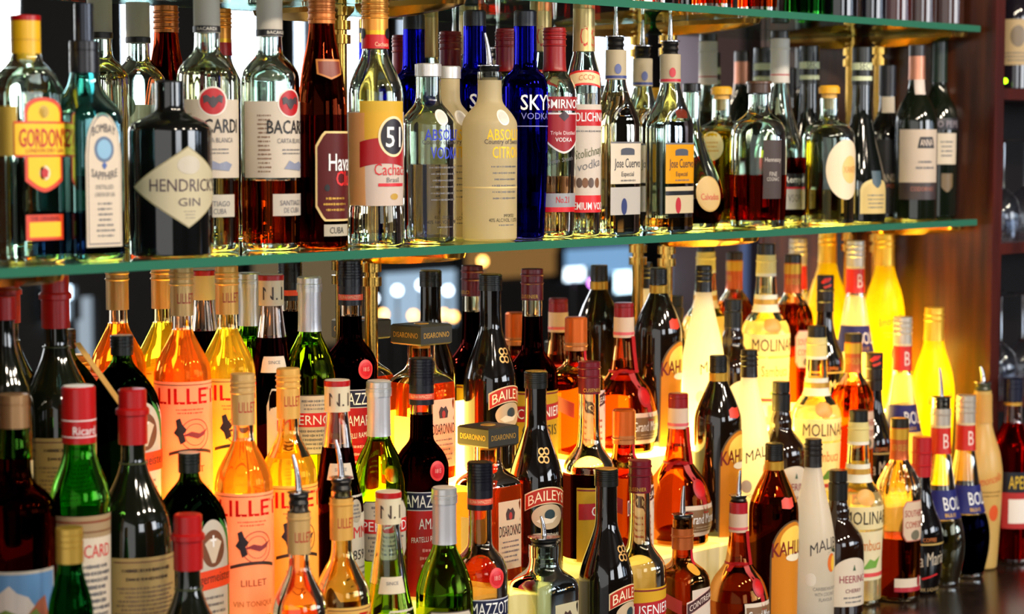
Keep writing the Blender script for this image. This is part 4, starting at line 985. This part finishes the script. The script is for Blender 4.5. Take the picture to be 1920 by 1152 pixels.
def cach51(b):
    b.prof([(23, -1), (23, 92), (27, 110), (40, 135), (51, 160), (53, 185), (52, 350), (50, 385), (52, 400), (53, 455)])
    b.hollow(CLEAR, liquid((240, 236, 220)), 345, base=.02)
    b.sleeve(-3, 92, foil((224, 150, 60)), 1.6, rings=(8, 17, 26, 34)); b.sleeve(58, 68, foil((236, 180, 40)), 2.0, 'neck_stripe'); b.sleeve(66, 92, plastic((190, 10, 14), .4), 2.2, 'neck_band')
    b.lab('oval', -20, 54, 74, 15, INK, 9, 'neck_seal'); b.lab('oval', 21, 54, 74, 15, INK, 9, 'neck_seal'); b.txt('Cachaca', 12, 80, 88, 26, ink((250, 200, 160)), 9)
    W = paper((244, 224, 214), .4)
    b.lab('rect', -4, 210, 385, 240, W, 1, cols=40); b.lab('rect', -38, 212, 384, 44, paper((250, 196, 132), .45), 2, 'label_warm_side'); b.lab('rect', 18, 190, 262, 98, paper((246, 200, 70), .4), 2, 'label_panel'); b.lab('rect', 18, 258, 306, 98, ink((164, 10, 20)), 3, 'label_band', bow=8)  # left part of the white label tinted peach for warm light on it
    b.lab('oval', 33, 218, 294, 62, ink((232, 214, 170)), 4, 'seal'); b.lab('oval', 33, 223, 289, 53, ink((30, 22, 32)), 5, 'seal_face'); b.txt('51', 33, 238, 276, 34, WHITE, 7, bold=3)
    b.txt('Cachaca', 32, 306, 328, 74, ink((206, 40, 50)), 4); b.txt('Brasil', 32, 332, 341, 28, GREY, 4); b.lab('rect', 32, 343, 349, 60, ink((206, 40, 50)), 3, 'label_rule'); b.lab('oval', 34, 362, 374, 18, ink((190, 150, 60)), 3, 'emblem')
def absolut(b, citron=False, cap=True, level=308):
    b.prof([(23, 145), (23, 184), (27, 196), (42, 212), (52, 228), (53, 240), (52, 452)])
    if citron: b.solid(milky((232, 216, 174), .6, .4))
    else: b.hollow(CLEAR, liquid((222, 224, 232)), level)
    if citron and not cap: b.sleeve(352, 355, paper((250, 226, 160), .3), .3, 'level_line')
    if cap: b.cyl(25, 120, 144, foil((214, 210, 208)), 'screw_cap', bev=2)
    else:
        b.pourer(60, 122, 150, 20, lean=-8); 
        G().lathe([(.0145*1, b.z(134)), (23*b.k, b.z(134)), (23.5*b.k, b.z(147)), (23*b.k, b.z(150)), (.0145, b.z(150)), (.0145*1, b.z(134))], rnd, 30).build('glass_mouth', glass((190, 190, 180), .1), b.root)
    c = ink((44, 60, 190)) if not citron else ink((250, 200, 0)); g = GREY
    b.lab('oval', 25, 206, 236, 26, ink((236, 228, 214)), 1, 'medallion'); b.lab('oval', 25, 210, 232, 18, ink((214, 206, 196)), 2, 'medallion_face')
    b.txt('ABSOLUT', 34, 243, 264, 88, c, 1, bold=3)
    b.txt('Country of Sweden', 30, 262, 274, 86, ink((60, 50, 60)), 3); b.txt('VODKA' if not citron else 'CITRON', 34, 276, 298, 66, c, 1, bold=3)
    for i, y in enumerate((310, 322, 334, 346, 358, 370)): b.fine(30, y, y+8, 76-(i % 3)*8, g, 1, lvl=1, th=.3)
    b.txt('IMPORTED', 36, 404, 410, 26, INK, 1); b.txt('40% ALC/VOL. 1 LITER', 30, 412, 419, 70, INK, 1); b.fine(32, 422, 428, 50, g, 1, lvl=1)
def skyy(b, s=True):
    b.prof([(21, 30), (21, 122), (25, 132), (37, 142), (43, 162), (43, 180), (42, 300), (37, 420), (36, 440)])
    b.hollow(glass((40, 40, 190)), liquid((24, 20, 168)), 150)
    b.cyl(21.5, 20, 50, plastic((24, 26, 38), .35), 'screw_cap', bev=3)
    b.txt('SKYY', 28, 178, 207, 78, WHITE, 2, bold=3); b.txt('VODKA', 22, 212, 224, 62, ink((120, 120, 190)), 2); b.lab('rect', 14, 236, 237.5, 100, ink((150, 150, 210)), 1, 'rule')
def smirnoff(b):
    b.prof([(19, 54), (19, 128), (24, 138), (36, 152), (42, 170), (42, 190), (41, 300), (37, 440)])
    b.hollow(CLEAR, liquid((236, 214, 190)), 330)
    b.sleeve(50, 134, plastic((140, 8, 10), .35), 2, rings=(60, 66, 74, 86))
    b.lab('rect', 16, 182, 208, 96, ink((150, 12, 20)), 2, 'label_banner'); b.txt('SMIRNOFF', 24, 187, 204, 82, WHITE, 4, bold=2)
    b.lab('shield', 18, 212, 288, 72, ink((220, 214, 214)), 1, 'label_border'); b.lab('shield', 18, 215, 284, 66, ink((150, 10, 24)), 2); b.lab('diamond', 18, 208, 228, 22, ink((60, 40, 50)), 3, 'emblem')
    b.txt('Triple Distilled', 18, 246, 255, 52, ink((240, 210, 210)), 4); b.txt('VODKA', 18, 258, 266, 34, WHITE, 4); b.lab('rect', 14, 362, 388, 100, ink((150, 150, 156)), 1, 'lower_label'); b.txt('No.21', 16, 368, 380, 26, ink((200, 30, 40)), 3); b.lab('rect', 14, 388, 397, 100, ink((206, 24, 34)), 1, 'lower_rule')
    b.txt('John Smith', 14, 296, 306, 50, GREY, 2, tilt=8)
def stoli(b):
    b.prof([(19, 18), (19, 97), (24, 115), (31, 140), (33, 158), (33, 170), (32, 430)])
    b.hollow(CLEAR, liquid((232, 232, 226)), 175)
    b.sleeve(14, 97, foil((196, 170, 112)), 1.6, 'foil_sleeve'); b.txt('C', 0, 50, 88, 13, ink((190, 50, 30)), 5, tilt=0); b.txt('S', 0, 55, 90, 10, ink((190, 50, 30)), 5, az=10)
    b.lab('rect', 4, 132, 160, 70, ink((220, 40, 34)), 1, 'neck_label', bow=6); b.lab('rect', 4, 136, 156, 66, ink((232, 200, 150)), 2, 'neck_label_face', bow=6); b.txt('CCCP', 6, 140, 150, 30, ink((200, 110, 60)), 4, bow=3)
    W = paper((240, 226, 214), .35)
    b.lab('rect', 10, 196, 398, 100, W, 1); b.lab('rect', 10, 206, 236, 100, ink((190, 12, 18)), 2, 'label_banner'); b.txt('STOLICHNAYA', 16, 211, 228, 96, WHITE, 4, bold=2); b.fine(14, 242, 250, 74, GREY, 1, lvl=3)
    b.txt('Stolichnaya', 14, 276, 298, 62, ink((90, 96, 60)), 3, tilt=14); b.txt('vodka', 12, 300, 316, 48, GREY, 3, tilt=12)
    for i in range(4): b.lab('oval', -8+11*i, 333, 352, 12, ink(((90, 70, 60), (120, 80, 50))[i % 2]), 2, 'medal')
    b.lab('rect', 10, 366, 398, 100, ink((210, 30, 36)), 2, 'label_band'); b.txt('PREMIUM VODKA', 14, 379, 393, 92, WHITE, 4, bold=2)
def cuervo(b, gold, level):
    b.prof([(18, 104), (18, 156), (21, 172), (30, 196), (44, 214), (54, 232), (55, 245), (54, 428)], box=(50, 26, 5), n=56)
    b.hollow(CLEAR, liquid((232, 180, 96)) if gold else liquid((238, 226, 196)), level)
    b.pourer(28, 78, 104, 16, lean=0); b.sleeve(104, 156, paper((206, 190, 160)), 1.4, 'neck_sleeve'); b.cyl(20, 148, 154, ink((60, 70, 130) if not gold else (190, 40, 60)), 'neck_band'); b.lab('oval', 4, 128, 146, 11, ink((90, 100, 150) if not gold else (190, 50, 60)), 8, 'neck_emblem')
    F = 'F'
    b.lab('rect', 3, 270, 344, 88, paper((240, 226, 206)) if not gold else paper((250, 170, 20)), 1, face=F); b.lab('rect', 3, 268, 271, 88, GREY, 2, 'label_rule', face=F); b.lab('arch', 3, 279, 292, 38, ink((80, 84, 96)), 2, 'crest', face=F)
    b.txt('Jose Cuervo', 3, 298, 320, 72, ink((40, 44, 60)), 3, face=F); b.txt('Especial', 3, 322, 333, 34, ink((40, 44, 60)), 3, face=F); b.fine(4, 334, 342, 46, GREY, 1, face=F)
    b.lab('rect', 3, 350, 400, 88, paper((206, 200, 196)) if not gold else paper((226, 206, 170)), 1, 'lower_label', face=F); b.lab('oval', -6, 370, 400, 16, ink((50, 60, 110)) if not gold else ink((180, 40, 50)), 2, 'seal', face=F)
    if gold: b.lab('rect', 3, 358, 366, 88, INK, 2, 'label_band', face=F)
    b.lab('rect', 8, 206, 222, 32, ink((190, 60, 40) if gold else (70, 80, 150)), 1, 'shoulder_label', face=F)
def flask(b):
    b.prof([(15, 174), (15, 225), (20, 250), (34, 290), (56, 340), (62, 375), (60, 400), (50, 425)])
    b.hollow(CLEAR, liquid((70, 16, 14)), 372)
    b.cyl(17, 157, 172, plastic((20, 18, 22), .3), 'screw_cap'); b.sleeve(172, 222, CLEAR, 1, 'neck_sleeve')
    b.lab('oval', 36, 330, 396, 58, ink((200, 160, 90)), 1, 'label_border'); b.lab('oval', 36, 333, 393, 52, paper((226, 194, 130)), 2); b.txt('Calvados', 36, 362, 374, 40, ink((206, 60, 50)), 4)
def corked(b, col, level, lidc, big=False, dark_in=False):
    b.prof([(17, 185), (17, 222), (22, 228), (40, 236), (49, 252), (50, 270), (50, 416)])
    b.hollow(CLEAR, liquid(col), level)
    b.cyl(20, 161, 176, plastic(lidc, .45), 'stopper', bev=4); b.cyl(14.5, 175, 205, plastic((206, 160, 80), .6), 'cork')
    if big: b.lab('oval', 34, 262, 374, 84, ink((236, 214, 182)), 1); b.lab('oval', 40, 292, 344, 40, ink((240, 196, 120)), 2, 'label_sun'); b.txt('XANTE', 40, 312, 324, 34, ink((206, 150, 80)), 4)
    else: b.lab('oval', -16, 245, 300, 46, ink((226, 212, 150)), 1); b.fine(-16, 262, 285, 30, GOLD, 3)
def hennessy(b):
    b.prof([(19, 178), (19, 205), (26, 216), (44, 228), (52, 245), (54, 270), (54, 330), (52, 418)])
    b.hollow(CLEAR, liquid((200, 56, 30)), 328, base=.014)
    b.cyl(24, 153, 158, plastic((90, 60, 40), .3), 'stopper_disc', bev=1); b.cyl(22, 157, 175, plastic((66, 44, 32), .35), 'stopper', bev=2)
    b.lab('rect', 28, 263, 372, 40, paper((70, 58, 56), .1), 1); b.txt('Hennessy', 28, 295, 306, 34, ink((200, 190, 180)), 3); b.txt('FINE', 28, 322, 330, 16, ink((190, 180, 170)), 3); b.txt('COGNAC', 28, 332, 339, 26, ink((190, 180, 170)), 3)
def remy(b):
    b.prof([(16, 74), (16, 150), (19, 175), (24, 205), (34, 240), (44, 270), (46, 290), (46, 415)])
    b.hollow(CLEAR, liquid((140, 26, 16)), 295, base=.014)
    b.sleeve(70, 156, paper((226, 222, 216)), 1.8, 'neck_sleeve', rings=(92,)); b.cyl(18.3, 139, 142, LID_RED, 'neck_stripe'); b.cyl(18.3, 150, 155, LID_RED, 'neck_stripe'); b.cyl(17, 58, 72, plastic((30, 26, 28), .3), 'stopper')
    b.lab('rect', 26, 325, 350, 66, ink((30, 26, 32)), 1, 'label_band'); b.txt('Remy', 28, 330, 346, 40, WHITE, 3, bold=2); b.lab('rect', 26, 350, 354, 66, ink((190, 24, 50)), 1, 'label_rule'); b.lab('rect', 26, 354, 392, 66, paper((206, 206, 210)), 1); b.txt('VSOP', 30, 364, 378, 30, GREY, 3)
def champagne(b, lab=False, col=(8, 12, 8)):
    b.prof([(17, 90), (17, 190), (20, 225), (30, 270), (43, 320), (47, 350), (47, 405)])
    b.solid(dark(col))
    b.sleeve(87, 160, plastic((16, 20, 18), .3), 1.4, 'neck_sleeve'); b.cyl(19, 118, 132, ink((206, 214, 178)), 'neck_label'); b.cyl(19, 143, 152, ink((206, 214, 178)), 'neck_label')
    b.txt('SEC', 5, 119, 131, 18, ink((30, 40, 30)), 7)
    if lab:
        b.lab('arch', 30, 335, 400, 66, ink((220, 196, 130)), 1, 'label_border'); b.lab('arch', 30, 340, 400, 56, paper((230, 206, 140)), 2); b.lab('shield', 30, 320, 352, 22, ink((60, 80, 90)), 3, 'crest'); b.fine(30, 362, 392, 40, GREY, 4, lvl=3)
def sandeman(b):
    b.prof([(15, 124), (15, 205), (22, 222), (34, 240), (38, 262), (38, 405)])
    b.solid(dark((14, 10, 10))); b.sleeve(120, 180, plastic((22, 20, 28), .35), 1.2); b.lab('rect', 2, 182, 212, 26, PAPER, 2, 'neck_label')
    b.lab('rect', 16, 262, 400, 70, ink((26, 24, 30)), 1); b.blob(24, 300, [(-8, -26), (-3, 22), (4, 26), (9, -26)], ink((196, 140, 40)), 3); b.txt('SANDEMAN', 18, 326, 341, 62, ink((230, 214, 200)), 3, bold=2); b.txt('PORTO', 18, 345, 352, 36, ink((206, 90, 50)), 3)
def wine1(b):
    b.prof([(14, 88), (14, 150), (18, 175), (30, 195), (39, 220), (40, 240), (40, 398)])
    b.solid(dark((14, 20, 10))); b.sleeve(85, 150, foil((196, 132, 106)), 1.3, rings=()); b.cyl(15.6, 85, 106, plastic((40, 36, 38), .3), 'capsule_top'); b.lab('rect', 6, 150, 178, 20, ink((206, 190, 180)), 6, 'neck_label')
    b.lab('rect', 8, 243, 342, 84, paper((230, 210, 190)), 1); b.lab('trap', 20, 257, 278, 36, INK, 2, 'crest'); b.txt('ANNA', 20, 261, 274, 26, ink((226, 206, 190)), 3); b.fine(18, 298, 320, 36, GREY, 2); b.lab('rect', 8, 342, 374, 84, ink((60, 48, 48)), 1, 'label_band'); b.txt('CODORNIU', 14, 350, 358, 46, ink((180, 110, 90)), 3)
def wine2(b):
    b.prof([(14, 78), (14, 160), (20, 180), (32, 200), (38, 225), (38, 240), (36, 398)])
    b.solid(dark((12, 20, 10))); b.sleeve(75, 155, plastic((22, 40, 32), .3), 1.3)
    b.lab('rect', 8, 222, 244, 78, ink((36, 34, 44)), 1, 'label_band'); b.txt('TIO PEPE', 14, 227, 239, 56, ink((150, 140, 150)), 3); b.lab('rect', 16, 250, 308, 46, PAPER, 1); b.lab('shield', 18, 325, 360, 24, ink((110, 90, 60)), 1, 'crest'); b.fine(16, 262, 296, 26, GREY, 4)
S_ = 'on the glass shelf'
SH('gin_bottle', 'clear flat gin bottle with yellow cap and yellow label, leftmost on the glass shelf', 47, 32, 2.30, gordons)
SH('gin_bottle', 'pale blue square gin bottle with narrow white arched label', 158, 78, 2.285, bombay)
SH('gin_bottle', 'black apothecary gin bottle with cream diamond label', 318, 152, 2.285, hendricks)
gb = 'white rum bottles with bat seal'
SH('rum_bottle', 'clear rum bottle with white neck sleeve, behind the black gin bottle', 387, -22, 2.355, bacardi, gb, rz=0, rx=387, ry=-22, rY=2.355, col=(226, 226, 206), level=128)
SH('rum_bottle', 'golden rum bottle with red bat seal, beside the brown rum bottle', 505, -13, 2.345, bacardi, gb, rz=30, rx=387, ry=-22, rY=2.345, col=(206, 104, 40), level=338)
SH('rum_bottle', 'tall brown rum bottle with gold-edged dark red label', 603, -9, 2.30, havana)
SH('cachaca_bottle', 'clear bottle with gold ringed neck and black 51 seal', 703, -2, 2.30, cach51)
ga = 'vodka bottles with medallion shoulders'
SH('vodka_bottle', 'clear vodka bottle with blue lettering and silver cap', 803, 120, 2.30, absolut, ga)
SH('vodka_bottle', 'frosted vodka bottle with yellow lettering and steel pourer', 918, 122, 2.285, absolut, ga, citron=True, cap=False, rx=803, ry=120, rY=2.30)
SH('vodka_bottle', 'yellowish vodka bottle with silver cap, behind the blue-lettered one', 840, 125, 2.385, absolut, ga, citron=True, rx=803, ry=120, rY=2.30)
gs = 'cobalt blue vodka bottles'
SH('vodka_bottle', 'cobalt blue vodka bottle with white lettering, front of the two', 985, 20, 2.30, skyy, gs)
SH('vodka_bottle', 'cobalt blue vodka bottle behind the frosted vodka bottle', 890, 20, 2.41, skyy, gs, rx=985, ry=20, rY=2.30)
gm = 'red capped vodka bottles'
SH('vodka_bottle', 'clear vodka bottle with red cap and red shield label', 1040, 50, 2.305, smirnoff, gm)
SH('vodka_bottle', 'clear vodka bottle with red cap hidden behind the blue vodka', 950, 52, 2.415, smirnoff, gm, rx=1040, ry=50, rY=2.305)
gt = 'gold sleeved vodka bottles'
SH('vodka_bottle', 'slim vodka bottle with gold sleeve and red and white label', 1095, 14, 2.30, stoli, gt)
SH('vodka_bottle', 'slim gold-sleeved vodka bottle behind the blue vodka', 1014, 15, 2.395, stoli, gt, rx=1095, ry=14, rY=2.30)
gc = 'flat tequila bottles with pourers'
SH('tequila_bottle', 'flat clear tequila bottle with white label and steel pourer', 1155, 94, 2.28, cuervo, gc, gold=False, level=178, rx=1257, ry=102, rY=2.28)
SH('tequila_bottle', 'flat tequila bottle with orange label and steel pourer', 1257, 102, 2.28, cuervo, gc, gold=True, level=408)
SH('tequila_bottle', 'flat clear tequila bottle behind the orange-labelled one', 1205, 110, 2.40, cuervo, gc, gold=False, level=200, rx=1257, ry=102, rY=2.28)
SH('calvados_bottle', 'small teardrop bottle with black cap and round cream label', 1297, 158, 2.345, flask)
SH('liqueur_decanter', 'clear decanter with yellow stopper behind the teardrop bottle', 1353, 163, 2.405, corked, rx=1555, ry=161, rY=2.29, col=(246, 226, 60), level=244, lidc=(226, 170, 40))
SH('cognac_bottle', 'clear decanter half full of red-brown cognac with dark label', 1423, 154, 2.285, hennessy)
SH('cognac_bottle', 'long-necked cognac bottle with white and red neck sleeve', 1463, 58, 2.395, remy)
SH('pear_liqueur_bottle', 'round clear bottle with yellow cork stopper and large round label', 1555, 161, 2.29, corked, big=True, col=(230, 220, 170), level=355, lidc=(236, 170, 30))
gw = 'dark sparkling wine bottles with banded necks'
SH('sparkling_wine_bottle', 'dark green sparkling wine bottle with cream crest label', 1617, 88, 2.30, champagne, gw, lab=True)
SH('sparkling_wine_bottle', 'dark green sparkling wine bottle behind the round-labelled bottle', 1518, 86, 2.425, champagne, gw, rx=1617, ry=88, rY=2.30)
SH('port_bottle', 'dark port bottle with black label and orange figure', 1665, 122, 2.36, sandeman)
SH('wine_bottle', 'dark wine bottle with copper neck foil and large white label', 1720, 86, 2.27, wine1)
SH('wine_bottle', 'dark wine bottle with narrow white label, rightmost on the glass shelf', 1762, 76, 2.315, wine2)
# bottles on the upper shelf: only their lower ends reach into the picture
def plainb(b, mat=None, gm=None, liq=None, lab=PAPER, box=None):
    b.prof([(15, 0), (15, 90), (22, 115), (38, 140), (42, 165), (42, 360)], box=box)
    if gm: b.hollow(gm, liq, 110)
    else: b.solid(mat)
    b.sleeve(-3, 60, plastic((60, 30, 26), .3), 1.4); b.lab('rect', 16, 180, 300, 84, lab, 1); b.txt('RESERVE', 20, 205, 220, 56, INK, 3)
UP = [(600, 2.33, 'amber whisky bottle above the left bracket', dict(gm=glass((250, 240, 230)), liq=liquid((220, 110, 30)))),
      (750, 2.33, 'amber whisky bottle above the blue-lettered vodka', dict(gm=glass((250, 240, 230)), liq=liquid((226, 96, 24)))),
      (850, 2.33, 'brown whisky bottle above the frosted vodka', dict(gm=glass((250, 240, 230)), liq=liquid((180, 80, 30)))),
      (950, 2.33, 'pale whisky bottle above the blue vodka', dict(gm=CLEAR, liq=liquid((236, 190, 110)))),
      (1230, 2.30, 'square amber whisky bottle, first seen on the upper shelf', dict(gm=glass((250, 240, 230)), liq=liquid((226, 80, 16)), box=(38, 38, 5))),
      (1335, 2.30, 'orange whisky bottle second from the left on the upper shelf', dict(gm=glass((250, 240, 230)), liq=liquid((230, 84, 16)))),
      (1420, 2.30, 'orange whisky bottle beside the green bottle on the upper shelf', dict(gm=glass((250, 240, 230)), liq=liquid((226, 70, 14)))),
      (1508, 2.31, 'green glass bottle on the upper shelf', dict(gm=glass((60, 190, 60)), liq=liquid((20, 90, 24)))),
      (1572, 2.29, 'black bottle beside the green one on the upper shelf', dict(mat=dark((8, 8, 12)))),
      (1628, 2.335, 'black bottle beside the red-brown one on the upper shelf', dict(mat=dark((10, 8, 14)))),
      (1676, 2.29, 'red-brown bottle on the upper shelf', dict(mat=dark((60, 18, 14)))),
      (1722, 2.335, 'brown bottle with pale label on the upper shelf', dict(mat=dark((50, 24, 14)))),
      (1774, 2.285, 'brown bottle with cream label, rightmost on the upper shelf', dict(mat=dark((54, 26, 16)), lab=paper((226, 190, 130))))]
for px, Y, lb, kw in UP:
    b = Bottle('whisky_bottle', lb, px, 20, None, (1335, 0, 2.30, ZS), 'bottles on the upper shelf', Y=Y, z0=ZU, H=.31)
    b.yt, b.yb = 0, 370; b.k = .31/370
    plainb(b, **kw); b.done()
